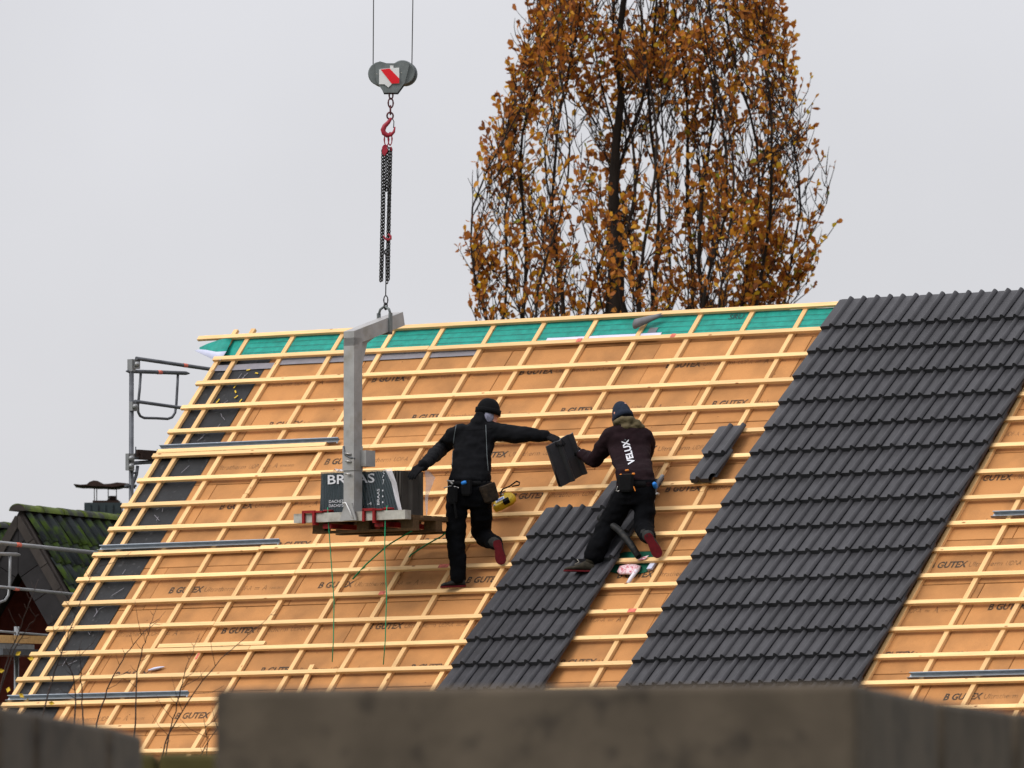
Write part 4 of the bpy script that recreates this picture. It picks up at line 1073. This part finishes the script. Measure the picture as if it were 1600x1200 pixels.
boot(PX(929, 894, YL - .02), PX(882, 893, YL + 0.0), Z, 'boot_olive', P2)
g = G(); g.tube([PX(921, 880, YL - .01), PX(927, 868, YL)], [0.045, 0.05], 12); g.obj('sock', 'boot_olive', P2)
g = G(); g.tube([PX(898, 882, YL - .055), PX(905, 878, YL - .06), PX(902, 874, YL - .05)], 0.004, 5); g.obj('lace', 'fork_beam', P2)
boot(PX(1011, 835, kR - .34), PX(1030, 870, PXR(1028, 868, 0.05).y - .02), (0.1, 1, 0.15), 'boot_grey', P2)
g = G(); g.tube([PX(1010, 833, kR - .18), PX(1013, 838, kR - .29)], [0.066, 0.056], 12, rounded=True); g.obj('sock', 'boot_grey', P2)
# lettering up the back
TM = text_mesh('VELUX', 1.0, 1.0, 'print_white', 0.028).copy()
bm = bmesh.new(); bm.from_mesh(TM); bmesh.ops.triangulate(bm, faces=bm.faces)
bmesh.ops.subdivide_edges(bm, edges=bm.edges[:], cuts=3, use_grid_fill=True); bm.to_mesh(TM); bm.free()
ox, oy = 992.7, 724.5
for v_ in TM.vertices:
    x = ox + v_.co.x * -10.6 + v_.co.y * -11.0; y = oy + v_.co.x * -38.0 + v_.co.y * 2.6
    v_.co = surf(bv2, x, y, 0.006)[0]
lt = bpy.data.objects.new('back_print', TM); link(lt, P2, Matrix.Identity(4))
g = G(); p, n_ = surf(bv2, 977, 687.5, 0.004); g.ball(p, 0.008, 0.003, 0.008, n=8, m=5); g.obj('print_dot', 'piping_grey', P2)
g = G(); rings = []
for z_ in (762, 753):
    c = PX(994, z_, yb); rings.append([c + AX * (math.cos(2 * math.pi * j / 22) * 0.186) + AY * (math.sin(2 * math.pi * j / 22) * 0.135) for j in range(22)])
g.loft(rings, True, True); bl2 = g.obj('tool_belt', 'belt_black', P2)
pouch(bv2, 979, 757, 0.13, 0.16, 0.06, 'belt_black', bl2)
for x, y in ((973, 746), (990, 745)): tool([(x - 1, y), (x + 1, y)], 0.010, 'tool_orange', 'tool_grip', bl2, bv2, 0.06)
tool([(974, 746), (989, 745)], 0.007, 'leather_brown', 'tool_grip', bl2, bv2, 0.055)
tool([(979, 737), (983, 737)], 0.010, 'tool_orange', 'tool_grip', bl2, bv2, 0.03)
tool([(989, 763), (992, 768)], 0.006, 'tool_orange', 'pencil', bl2, bv2, 0.035, 6)
pts = [(969, 762), (968, 767), (970, 770), (972.5, 767), (971, 762)]
tool(pts, 0.005, 'tool_steel', 'carabiner', bl2, bv2, 0.05, 6)
tool([(1020, 756), (1021.5, 760)], 0.022, 'tool_blue', 'tape_measure', bl2, bv2, 0.02)
tool([(1022, 772), (1024, 772)], 0.013, 'tool_steel', 'hammer_head', bl2, bv2, 0.03)
g = G(); q0 = PX(1022, 775, yb - .02); q1 = PX(1019, 818, yb - .03); g.tube([q0, q1], 0.009, 8); g.obj('hammer_handle', 'tool_steel', bl2)
g = G(); g.tube([PX(1021, 775, yb), PX(1027, 755, yb + .0), PX(1035, 744, yb + .02)], 0.019, 8, rounded=True); g.obj('tool_handle', 'grey_mat', bl2)

# the tile being handed over
Xt = V((0.222, 0.13, 0.132)).normalized(); Yt = V((-0.162, -0.15, 0.359)); Yt = (Yt - Xt * Yt.dot(Xt)).normalized(); Zt = Xt.cross(Yt)
if Zt.y > 0: Zt = -Zt
mt = mat3(Xt, Yt, Zt, tile_c) @ Matrix.Translation((-0.172, 0.17, 0.0))
t = inst('roof_tile', tile_me, mt); tag(t, 'dark roof tile held in the air between the two workers', 'roof tile')
# ================================================================== scaffold along the gable
SU = -8.15
sca = thing('scaffold', V((PXU(204, 700, SU).x, PXU(204, 700, SU).y, 0)), 'dark steel scaffold with guard rails and gate beside the roof verge', 'scaffold')
def sp(x, y, du=0.0): return PXU(x, y, SU + du)
def pole(name, a, b, r=0.022, m='scaffold_dark', parent=None):
    g = G(); g.tube([a, b], r, 10); return g.obj(name, m, parent or sca)
top = sp(205.5, 563); bot = V((top.x, top.y, 0.0)); pole('standard', top, bot, 0.0245)
g = G(); g.box(top + Z * 0.0 - Z * 0.05, U * 0.03, NH * 0.028, Z * 0.06); g.obj('coupler', 'galvanised', sca)
for (x, y) in ((212, 569), (209, 635), (203, 716), (203, 728)):
    g = G(); g.box(sp(x, y, 0.02), U * 0.02, NH * 0.045, Z * 0.045); g.ball(sp(x + 2, y, 0.05), 0.03, n=10, m=6); g.obj('coupler', 'galvanised', sca)
r1 = pole('guard_rail', sp(213, 560, 0.05), sp(340, 578.5, 0.05), 0.019); r2 = pole('guard_rail', sp(211, 627, 0.05), sp(310, 641, 0.05), 0.017)
for rl, x, y in ((r1, 289, 571), ):
    g = G(); g.tube([sp(x - 3, y - .45, 0.05), sp(x + 3, y + .45, 0.05)], 0.0205, 10); g.obj('red_band', 'mark_red', rl)
gate = G(); gate.tube([sp(197, 580, -0.02), sp(202, 580, -0.02), sp(290, 583, -0.02), sp(296, 583.5, -0.02)], [0.006, 0.02, 0.02, 0.006], 10); go = gate.obj('gate_rail', 'scaffold_dark', sca)
g = G(); g.tube([sp(246, 581.6, -0.02), sp(252, 581.8, -0.02)], 0.0215, 10); g.obj('red_band', 'mark_red', go)
pts = [(220, 582), (218, 610), (215.5, 634), (216, 644), (219, 650), (225, 653), (245, 653.5), (262, 654.5), (269, 652), (273.5, 645), (275.5, 632), (277, 605), (278, 584)]
g = G(); g.tube([sp(x, y, -0.02) for x, y in pts], 0.0135, 8); g.obj('gate_hoop', 'scaffold_dark', sca)
# platform level seen under the gate
g = G(); a = sp(215, 712, 0.3); g.box(sp(236, 714, 0.0), U * 0.05, NH * 0.20, Z * 0.03); g.obj('platform', 'chimney_rust', sca)
g = G(); g.box(sp(238, 708, 0.0), U * 0.02, NH * 0.23, Z * 0.025); g.obj('toe_board', 'chimney_rust', sca)
pole('ledger', sp(202, 724), sp(250, 721), 0.02); pole('ledger', sp(205, 716), sp(220, 716), 0.013); pole('guard_pin', sp(212, 698), sp(212, 715), 0.006)
g = G(); g.tube([sp(204, 757), sp(208, 755), sp(213, 742), sp(215, 728)], 0.017, 8); g.obj('bracket', 'scaffold_dark', sca)
pole('bracket_bar', sp(203, 739), sp(214, 739), 0.012); pole('bracket_bar', sp(196, 759), sp(212, 759), 0.014)
# lower lift at the left edge
r3 = pole('guard_rail', sp(-40, 844), sp(155, 864.5), 0.021, 'galvanised'); g = G(); g.tube([sp(24.5, 850.9), sp(32, 851.7)], 0.0225, 10); g.obj('red_band', 'mark_red', r3)
r4 = pole('guard_rail', sp(-40, 913), sp(118, 929), 0.016, 'galvanised')
g = G(); g.tube([sp(22, 920), sp(29, 920.8)], 0.0175, 10); g.obj('red_band', 'mark_red', r4)
g = G(); g.tube([sp(-40, 864, -.03), sp(26, 866.5, -.03), sp(31, 867, -.03)], [0.019, 0.019, 0.01], 10); g.obj('gate_rail', 'galvanised', sca)
g = G(); g.tube([sp(x, y, -.03) for x, y in ((16, 867), (15.5, 890), (15, 915), (13, 930), (8, 938), (0, 941), (-30, 942))], 0.0135, 8); g.obj('gate_hoop', 'galvanised', sca)
pole('guard_rail', sp(-30, 984), sp(75, 992.5), 0.011, 'galvanised')
s2 = sp(26, 979); pole('standard', s2, V((s2.x, s2.y, 0)), 0.026, 'galvanised')
g = G(); a, b = sp(-20, 998, .15), sp(70, 1000, .15); d = (b - a).normalized(); g.box((a + b) / 2, d * ((b - a).length / 2), U * 0.02, Z * 0.038); g.obj('toe_board', 'new_wood', sca)
g = G(); a, b = sp(-20, 1010, .0), sp(34, 1013, .0); d = (b - a).normalized(); g.box((a + b) / 2, d * ((b - a).length / 2), U * 0.16, Z * 0.032); g.obj('platform', 'galvanised', sca)
g = G(); a, b = sp(-20, 1019, .2), sp(60, 1021, .2); d = (b - a).normalized(); g.box((a + b) / 2, d * ((b - a).length / 2), U * 0.2, Z * 0.03); g.obj('platform', 'scaffold_dark', sca)

# ================================================================== mossy neighbouring house
def gabled(name, apexpx, Y, rdir, slope, label, depth, half, with_gable=True, tcols=14, trows=9, ch=None):
    ap = PX(*apexpx, Y)
    r = V((rdir[0], rdir[1], 0)).normalized(); gx = V((r.y, -r.x, 0))          # gx: horizontal along the gable, to the right
    sl = math.tan(slope)
    t = thing(name, V((ap.x, ap.y, 0)) + r * depth / 2, label, 'house')
    def q(a, b, z): return V((ap.x, ap.y, 0)) + gx * a + r * b + Z * z
    top = ap.z
    ov = 0.75                                                             # roof overhang in front of the gable wall
    for s in (-1, 1):
        g = G(); th = 0.10
        dn = half + 0.3
        g.hexa([q(0, 0, top - th), q(s * dn, 0, top - dn * sl - th), q(0, depth, top - th), q(s * dn, depth, top - dn * sl - th),
                q(0, 0, top), q(s * dn, 0, top - dn * sl), q(0, depth, top), q(s * dn, depth, top - dn * sl)])
        g.obj('roof_slope', 'verge_slate', t)
    wz = top - half * sl - 0.05
    g = G()
    pts = [(-half, 0.0), (half, 0.0), (half, wz), (0, top - 0.16), (-half, wz)]
    g.v = [q(a, b, z) for b in (ov, ov + 0.25) for a, z in pts]; g.face((0, 1, 2, 3, 4)); g.face((9, 8, 7, 6, 5))
    for i in range(5): g.face((i, (i + 1) % 5, 5 + (i + 1) % 5, 5 + i))
    g.obj('gable_wall', 'red_brick', t)
    for s in (-1, 1):
        g = G(); g.box(q(s * (half - 0.12), (depth + ov) / 2, wz / 2), gx * 0.12, r * ((depth - ov) / 2 - 0.26), Z * (wz / 2)); g.obj('side_wall', 'red_brick', t)
    # tiles on both slopes: wavy pantiles, each its own piece
    up = (Z * math.sin(slope) - gx * math.cos(slope)); nn = (gx * math.sin(slope) + Z * math.cos(slope))
    tg = G(); tw, tl = 0.235, 0.36
    rings = []
    for y in (0.0, -tl):
        rings.append([V((tw * (j / 8) - 0.01, y, 0.03 * math.sin(2 * math.pi * j / 8 * 0.98) + (0.030 if y < 0 else 0.006))) for j in range(9)])
    tg.loft(rings, False, True, closed=False)
    b0 = len(tg.v); tg.v += [p + V((0, 0, -0.022)) for p in rings[1]]
    for j in range(8): tg.face((9 + j, 10 + j, b0 + j + 1, b0 + j))
    tme = tg.mesh('moss_tile'); tme.materials.append(MATS['moss_tile'])
    for side in (1, -1):
        gs = gx * side; u2 = (Z * math.sin(slope) - gs * math.cos(slope)); n2 = (gs * math.sin(slope) + Z * math.cos(slope)); x2 = r if side > 0 else -r
        if side < 0 and not with_gable: continue
        for rr_ in range(trows):
            for cc in range(tcols):
                p = q(0, 0, top) - u2 * (0.05 + rr_ * 0.275) + r * (0.06 + cc * tw) + n2 * 0.012
                if side < 0: p += r * tw
                m = mat3(x2, u2, n2, p) @ Matrix.Rotation(random.uniform(-.02, .02), 4, 'Z') @ Matrix.Rotation(random.uniform(-.015, .015), 4, 'X')
                inst('roof_tile', tme, m, t)
    # ridge tiles
    rg = G(); nseg = 10; L = 0.52
    rings = []
    for y, k in ((-0.03, 1.10), (L, 0.98)):
        rings.append([V((math.cos(math.pi * j / nseg) * 0.088 * k, y, math.sin(math.pi * j / nseg) * 0.070 * k - 0.025)) for j in range(nseg + 1)])
    inner = [[p * 0.86 + V((0, p.y * 0.14, -0.004)) for p in rn] for rn in rings]
    rg.loft(rings, False, True, closed=False); rg.loft(inner, False, True, closed=False)
    for j in range(nseg): rg.face((j, j + 1, 2 * (nseg + 1) + j + 1, 2 * (nseg + 1) + j))
    rme = rg.mesh('ridge_tile'); rme.materials.append(MATS['moss_ridge'])
    g = G(); g.v = [q(0.09 * math.cos(math.pi * j / 10), -0.035, top - 0.01 + 0.072 * math.sin(math.pi * j / 10)) for j in range(11)] + [q(0.09 * math.cos(math.pi * j / 10), -0.06, top - 0.01 + 0.072 * math.sin(math.pi * j / 10)) for j in range(11)]
    g.face(range(11)); g.face(range(21, 10, -1)); [g.face((j, j + 1, 12 + j, 11 + j)) for j in range(10)]; g.face((0, 10, 21, 11)); g.obj('ridge_end', 'verge_slate', t)
    for i in range(int(depth / 0.48)):
        inst('ridge_tile', rme, mat3(gx, r, Z, q(0, i * 0.48 - 0.03, top + 0.015)) @ Matrix.Rotation(random.uniform(-.02, .02), 4, 'Z'), t)
    # verge cladding: a band of overlapping slates down both edges of the gable
    for side in (-1, 1):
        gs = gx * side; u2 = (Z * math.sin(slope) - gs * math.cos(slope)); w2 = (-gs * math.sin(slope) - Z * math.cos(slope))
        for row, (off, wdt, bb) in enumerate(((0.03, 0.085, -0.05), (0.105, 0.26, -0.03))):
            for i in range(9 if row else 8):
                ln = 0.30
                c = q(0, bb, top) - u2 * (0.16 + i * ln + (0.0 if row else 0.05)) + w2 * (off + wdt / 2 - 0.02)
                g = G(); g.box(c, u2 * (ln / 2 - 0.004), w2 * (wdt / 2), r * 0.008)
                o_ = g.obj('verge_slate', 'verge_dark' if row else 'verge_slate', t)
                bm = bmesh.new(); bm.from_mesh(o_.data)          # mitre the slates where the two verges meet
                res = bmesh.ops.bisect_plane(bm, geom=bm.verts[:] + bm.edges[:] + bm.faces[:], plane_co=q(0, 0, top) + gs * 0.003 - c, plane_no=-gs, clear_outer=True)
                bmesh.ops.holes_fill(bm, edges=bm.edges[:], sides=8)
                if not bm.verts: bm.free(); bpy.data.objects.remove(o_)
                else: bm.to_mesh(o_.data); bm.free()
    if ch:
        (x0, y0, x1, y1), Yc = ch
        a = PX(x0, y0, Yc); b = PX(x1, y1, Yc); w_ = b.x - a.x; cz = a.z
        c = V(((a.x + b.x) / 2, Yc, 0))
        g = G(); g.box(c + Z * (cz - 1.2), r * 0.0 + AX * (w_ / 2), AY * 0.24, Z * 1.2); chm = g.obj('chimney', 'chimney_clad', t)
        for i in range(5):
            g = G(); g.box(c + AX * (-w_ / 2 + w_ * (i + 0.5) / 5) - AY * 0.245 + Z * (cz - 0.6), AX * (w_ / 10 - 0.012), AY * 0.008, Z * 0.58); g.obj('cladding_panel', 'chimney_clad', chm)
        g = G(); g.box(c + AX * 0.03 + Z * (cz + 0.012), AX * (w_ / 2 - 0.06), AY * 0.22, Z * 0.012); g.obj('chimney_plate', 'chimney_rust', chm)
        fx = PX(176, 775, Yc); g = G(); g.tube([V((fx.x, Yc, cz)), V((fx.x, Yc, fx.z))], 0.042, 12); g.tube([V((fx.x, Yc, cz + 0.02)), V((fx.x, Yc, cz + 0.05))], [0.09, 0.045], 12); g.obj('flue', 'chimney_rust', chm)
        for x, dy in ((148.5, -.2), (168, .2), (183, -.2), (150, .2)):
            p0 = PX(x, 783, Yc); p1 = PX(x, 760, Yc); g = G(); g.tube([V((p0.x, Yc + dy, p0.z - .02)), V((p1.x, Yc + dy, p1.z))], 0.006, 6); g.obj('cap_rod', 'galvanised', chm)
        cap = [(117, 758.5), (128, 759.5), (137, 759), (142, 755), (148, 753), (154, 753.5), (159, 756), (164, 758.5), (174, 758), (184, 756), (196, 757), (210, 759)]
        low = [(117, 759.5), (128, 761), (137, 761), (146, 761.5), (152, 762), (158, 762), (164, 762), (168, 762.5), (178, 763), (186, 762), (192, 760.5), (210, 761.5)]
        g = G(); n_ = len(cap)
        for dy in (-.32, .32):
            for (x, y) in cap: p = PX(x, y, Yc); g.v.append(V((p.x, Yc + dy, p.z)))
        for dy in (-.32, .32):
            for (x, y) in low: p = PX(x, y, Yc); g.v.append(V((p.x, Yc + dy, p.z)))
        for i in range(n_ - 1):
            g.face((i, i + 1, n_ + i + 1, n_ + i), True); g.face((2 * n_ + i, 3 * n_ + i, 3 * n_ + i + 1, 2 * n_ + i + 1), True)
            g.face((i, 2 * n_ + i, 2 * n_ + i + 1, i + 1)); g.face((n_ + i, n_ + i + 1, 3 * n_ + i + 1, 3 * n_ + i))
        g.obj('rain_cap', 'chimney_rust', chm)
    return t
nb = gabled('brick_house', (31, 797), 112.5, (0.40, 0.917), rad(58), 'dark brick house with mossy tiled gable roof and chimney beyond scaffold', 9.0, 2.2,
            ch=((133, 787, 191, 787), 117.5), tcols=20, trows=8)
gabled('brick_house', (-22, 822), 115.5, (0.40, 0.917), rad(58), 'mossy tiled house roof cut off by the left edge of the photo', 6.0, 1.4, tcols=8, trows=7)

# ================================================================== autumn oak behind the ridge
def oak():
    rg = random.Random(4)
    TY = 119.0; cx = PX(1022, 480, TY).x
    t = thing('oak_tree', (cx, TY, 0), 'tall columnar oak with sparse brown and yellow autumn leaves behind the roof', 'tree')
    k = TY / F_PX
    def zpx(y): return PX(800, y, TY).z
    prof = [(0.5, 0.3), (3.0, 1.4), (6.0, 1.9), (zpx(480), 1.95), (zpx(330), 1.90), (zpx(240), 1.72), (zpx(120), 1.46), (zpx(0), 1.30), (zpx(-200), 1.0), (zpx(-420), 0.15)]
    def R(z):
        for (z0, r0), (z1, r1) in zip(prof, prof[1:]):
            if z <= z1: return r0 + (r1 - r0) * max(0, (z - z0) / (z1 - z0))
        return 0.1
    ztop = zpx(-420)
    tr = G(); tr.tube([(cx - .40, TY, -0.1), (cx - .42, TY, 3), (cx - .44, TY, 7), (cx - .43, TY, zpx(480)), (cx - .41, TY, zpx(380)), (cx - .45, TY, zpx(300)), (cx - .42, TY, zpx(230)), (cx - .36, TY + .05, zpx(150)), (cx - .40, TY + .05, zpx(70)), (cx - .33, TY, zpx(0)), (cx - .2, TY, zpx(-150)), (cx - .1, TY, zpx(-350))],
                      [0.26, 0.20, 0.15, 0.110, 0.085, 0.062, 0.050, 0.042, 0.038, 0.036, 0.026, 0.012], 10)
    tr.obj('trunk', 'bark', t)
    tw = G(); lf = G(); tint = []
    zmin = zpx(520)
    clump = lambda p: noise.noise(p * 1.15 + V((7, 3, 1))) + 0.6 * noise.noise(p * 2.6)
    def leaf(p, d):
        sz = rg.uniform(0.045, 0.105); d = V(d).normalized()
        s = d.cross(V((rg.gauss(0, 1), rg.gauss(0, 1), rg.gauss(0, 1)))).normalized(); n_ = d.cross(s)
        w_ = sz * rg.uniform(0.26, 0.36); b = len(lf.v); cup = rg.uniform(-0.2, 0.45) * w_
        lf.v.extend([p, p + d * sz * .35 + s * w_ * .75 + n_ * cup, p + d * sz * .72 + s * w_ + n_ * cup, p + d * sz, p + d * sz * .72 - s * w_ + n_ * cup, p + d * sz * .35 - s * w_ * .75 + n_ * cup, p + d * sz * .5])
        for q in ((0, 1, 6), (1, 2, 6), (2, 3, 6), (3, 4, 6), (4, 5, 6), (5, 0, 6)): lf.face([b + i for i in q], True)
        v = min(1, max(0, rg.gauss(0.47, 0.23) + 0.12 * noise.noise(p * 1.3))); tint.extend([v] * 7)
    def twig(p, d, L, r, leafy):
        pts = [p]; dd = V(d).normalized()
        n_ = 4
        for i in range(n_):
            dd = (dd + V((rg.gauss(0, .13), rg.gauss(0, .13), 0.12 + rg.gauss(0, .1)))).normalized(); pts.append(pts[-1] + dd * L / n_)
        tw.tube(pts, [r, r * .85, r * .7, r * .55, r * .3], 4, cap=False)
        if leafy:
            cl = clump(pts[-1])
            q = 0.52 + cl * 1.6
            q *= 1.3 if pts[-1].z < zpx(330) else 1.0
            for i in range(1, n_ + 1):
                for _ in range(4 if i == n_ else 2):
                    if rg.random() < q * 0.66:
                        a = pts[i].lerp(pts[i - 1], rg.random() * 0.8)
                        leaf(a, dd + V((rg.gauss(0, .7), rg.gauss(0, .7), rg.gauss(-0.15, .7))))
        return pts
    def branch(p, d, L, r, depth):
        n_ = max(4, int(L / 0.16)); pts = [V(p)]; dd = V(d).normalized()
        for i in range(n_):
            dd = (dd + V((rg.gauss(0, .075), rg.gauss(0, .075), 0.075))).normalized()
            q = pts[-1] + dd * L / n_; off = V((q.x - cx, q.y - TY, 0)); rr_ = R(q.z) * 1.02
            if off.length > rr_: dd = (dd - off.normalized() * 0.35 + Z * 0.1).normalized(); q = pts[-1] + dd * L / n_
            pts.append(q)
        if pts[-1].z < zmin: return
        tw.tube(pts, [r * (1 - 0.8 * i / n_) for i in range(n_ + 1)], 5, cap=False)
        for i in range(1, n_ + 1):
            if pts[i].z < zmin - .4: continue
            if depth > 0 and rg.random() < 0.27:
                a = rg.uniform(0, 6.283); e = V((math.cos(a), math.sin(a), 0)); branch(pts[i], dd * 0.9 + e * 0.55, L * rg.uniform(0.35, 0.6), r * 0.55 * (1 - .5 * i / n_), depth - 1)
            for _ in range(1):
                a = rg.uniform(0, 6.283); e = V((math.cos(a), math.sin(a), 0)); twig(pts[i], dd * 0.9 + e * rg.uniform(.4, .9), rg.uniform(0.18, 0.42), 0.0065, True)
    # main limbs
    spec = [(0.18, 0.9, 0.055), (0.42, 0.55, 0.05), (0.30, -2.2, 0.05), (0.72, 0.1, 0.05), (0.86, -0.25, 0.045), (0.80, 2.9, 0.05), (0.62, 3.4, 0.045), (0.9, 3.1, 0.04), (0.5, 1.7, 0.04), (0.55, -1.5, 0.045),
            (0.9, 0.5, 0.038), (0.85, -0.9, 0.038), (0.85, 2.3, 0.038), (0.85, -2.4, 0.038), (0.9, 1.4, 0.035), (0.97, 0.0, 0.036), (0.97, 3.14, 0.036), (0.35, 2.6, 0.045), (0.6, -0.6, 0.042), (0.45, -0.05, 0.06), (0.15, 2.0, 0.05)]
    for fr, az, r in spec:
        L_ = G(); e = V((math.cos(az), math.sin(az), 0)); pts = []; z0 = rg.uniform(2.5, 6.5); z1 = ztop - rg.uniform(0.4, 1.2) - fr * 1.8
        wx, wy = rg.uniform(0, 9), rg.uniform(0, 9); nn_ = 26
        for i in range(nn_ + 1):
            s = i / nn_; z = z0 + (z1 - z0) * s
            f_ = fr * (1 - math.exp(-3.2 * s)) / 0.96
            c0 = V((cx - 0.36 * (1 - s), TY, z))
            p = c0 + e * (R(z) * f_) + V((noise.noise(V((wx, z * .55, 0))), noise.noise(V((wy, z * .55, 5))), 0)) * 0.34 * min(1, s * 3)
            pts.append(p)
        rad_ = [r * 0.80 * (1 - 0.85 * (i / nn_)) for i in range(nn_ + 1)]
        L_.tube(pts, rad_, 7); L_.obj('limb', 'bark', t)
        for i in range(3, nn_):
            if pts[i].z < zmin - 1.2: continue
            d = (pts[i + 1] - pts[i]).normalized()
            for _ in range(2 if rg.random() < 0.35 else 1):
                a = rg.uniform(0, 6.283); ee = V((math.cos(a), math.sin(a), 0)) + e * 0.5
                branch(pts[i].lerp(pts[i + 1], rg.random()), d + ee * rg.uniform(.3, .6), rg.uniform(0.6, 1.35), min(0.016, rad_[i] * 0.5), 1)
    o = tw.obj('twigs', 'twig_bark', t, origin=(cx, TY, 0)); o['kind'] = 'stuff'
    c = V((cx, TY, 0)); lf.v = [p - c for p in lf.v]; me = lf.mesh('crown'); me.materials.append(MATS['oak_leaf'])
    at = me.attributes.new('tint', 'FLOAT', 'POINT'); at.data.foreach_set('value', tint)
    o = inst('crown', me, Matrix.Translation(c), t); o['kind'] = 'stuff'
    print('LEAVES', len(tint) // 7, 'twig faces', len(tw.f))
oak()

# ================================================================== bare saplings in front of the roof
def sapling(Y, stems, label, leaves=()):
    base = PX(stems[0][0][0], stems[0][0][1], Y); bz = V((base.x, Y, 0))
    t = thing('bare_sapling', bz, label, 'sapling', 'bare saplings'); rr_ = random.Random(int(stems[0][0][0]))
    for st in stems:
        pts = [PX(x, y, Y + 0.1 * math.sin(i * 1.7)) for i, (x, y) in enumerate(st)]
        fine = []
        for a, b in zip(pts, pts[1:]):
            for q in range(5): fine.append(a.lerp(b, q / 5) + V((rr_.gauss(0, .004), 0, rr_.gauss(0, .003))))
        fine.append(pts[-1])
        low = [bz + V((rr_.uniform(-.06, .06), rr_.uniform(-.05, .05), -0.05)), bz.lerp(fine[0], 0.5) + V((rr_.uniform(-.03, .03), 0, 0))]
        low[1].z = fine[0].z * 0.55
        full = low + fine; n_ = len(full)
        g = G(); g.tube(full, [0.0075 - 0.0058 * i / (n_ - 1) for i in range(n_)], 5); s_ = g.obj('stem', 'sapling_bark', t)
        for i in range(4, len(fine) - 1, 2):
            d = (fine[i] - fine[i - 1]).normalized(); sd = rr_.choice((-1, 1)); L = rr_.uniform(0.03, 0.09) if rr_.random() < 0.7 else rr_.uniform(0.15, 0.3)
            e = (d * 0.6 + V((d.z, 0, -d.x)) * sd * 0.8).normalized()
            g = G(); g.tube([fine[i], fine[i] + e * L * .6, fine[i] + (e + Z * 0.2) * L], [0.0028, 0.002, 0.001], 4); g.obj('twig', 'sapling_bark', s_)
    for (x, y) in leaves:
        p = PX(x, y, Y); d = V((rr_.gauss(0, 1), rr_.gauss(0, .4), rr_.gauss(0, .6))).normalized(); s = d.cross(AY).normalized()
        g = G(); g.v = [p, p + d * .03 + s * .018, p + d * .06, p + d * .03 - s * .018, p + d * .03 + AY * .008]
        for q in ((0, 1, 4), (1, 2, 4), (2, 3, 4), (3, 0, 4)): g.face(q)
        g.obj('leaf', 'leaf_yellow', t)
sapling(90, [[(243, 1215), (262, 1150), (300, 1085), (345, 1030), (388, 992), (432, 952)], [(252, 1210), (268, 1135), (283, 1075), (292, 1040), (312, 990)], [(322, 1215), (324, 1160), (318, 1120)], [(296, 1215), (322, 1165), (348, 1120)]],
        'bare sapling whose longest stem slants up right, left of the middle wall')
sapling(91.5, [[(150, 1130), (172, 1065), (196, 1022), (228, 985), (250, 968)], [(212, 1130), (214, 1060), (222, 1015), (233, 985), (246, 945)], [(129, 1130), (128, 1080), (126, 1035), (124, 1012)]],
        'bare sapling with three thin upright stems in front of lower left battens', ((75, 1098), (42, 1092)))
sapling(89, [[(66, 1120), (85, 1050), (104, 1000), (122, 950), (140, 905), (160, 880)], [(117, 1120), (118, 1085), (114, 1055), (98, 1025), (86, 1004), (80, 960)], [(-4, 1090), (12, 1030), (30, 985), (45, 945), (60, 905)], [(-10, 1110), (22, 1015), (40, 985), (60, 960)]],
        'bare sapling at the left edge in front of the roof corner', ((43, 1028), (7, 1047), (14, 1073), (24, 1024), (38, 1090)))

# ================================================================== blurred masonry in the foreground
WZ = PX(800, 1070, 45.0).z
def block_run(t, p, q, th, z1, courses, bh=0.25, m='block_stone', inset=0.004):
    """a run of blocks from p to q (plan points), stacked in courses down from z1"""
    p, q = V((*p, 0)), V((*q, 0)); d = (q - p); L = d.length; d.normalize(); s = V((-d.y, d.x, 0))
    for c in range(courses):
        zt = z1 - c * bh; zb = max(0.0, zt - bh)
        if zt <= 0.01: break
        g = G(); e = inset; b = 0.03 if c == 0 else 0.004
        g.box((p + q) / 2 + s * th / 2 + Z * ((zt + zb) / 2), d * (L / 2 - e), s * (th / 2), Z * ((zt - zb) / 2 - 0.003))
        o = g.obj('block', m, t)
        md = o.modifiers.new('b', 'BEVEL'); md.width = b; md.segments = 2
def pt(x, y, z):                      # plan point whose top edge at height z shows at this pixel
    d = ray(x, y); k = (z - EYE) / d.z; return (d.x * k, d.y * k)
mw = thing('masonry_wall', (PX(830, 1100, 45).x, 45, 0), 'grey brown block wall with flat top across the bottom middle', 'wall')
A = pt(332, 1075, WZ); B = pt(1338, 1066, WZ); C_ = pt(1470, 1094, WZ); D = pt(1588, 1111, WZ); E_ = pt(1700, 1125, WZ)
ab = [(A[0] + (B[0] - A[0]) * i / 3, A[1] + (B[1] - A[1]) * i / 3) for i in (0, 3)]
for a, b in zip(ab, ab[1:]): block_run(mw, a, b, 0.30, WZ, 7, 0.5, inset=0.0008)
for a, b in ((B, C_), (C_, D), (D, E_)): block_run(mw, a, b, 0.24, WZ, 7, 0.5, inset=0.085)
lw = thing('masonry_wall', (-2.1, 48.5, 0), 'grey brown block wall at the lower left corner, its top falling to the right', 'wall')
Lp = [pt(-90, 1080, WZ), pt(-2, 1100, WZ), pt(57, 1112, WZ), pt(172, 1133, WZ), pt(226, 1148, WZ)]
for a, b in zip(Lp, Lp[1:]): block_run(lw, a, b, 0.24, WZ, 7, 0.5, inset=0.085)
zz = PX(280, 1176, 55).z
ol = thing('masonry_wall', (-1.6, 55, 0), 'low mossy wall in the gap between the two foreground walls', 'wall')
for i in range(3): block_run(ol, (-2.6 + i * 0.8, 55), (-1.8 + i * 0.8, 55), 0.3, zz, 13, m='mossy_stone')
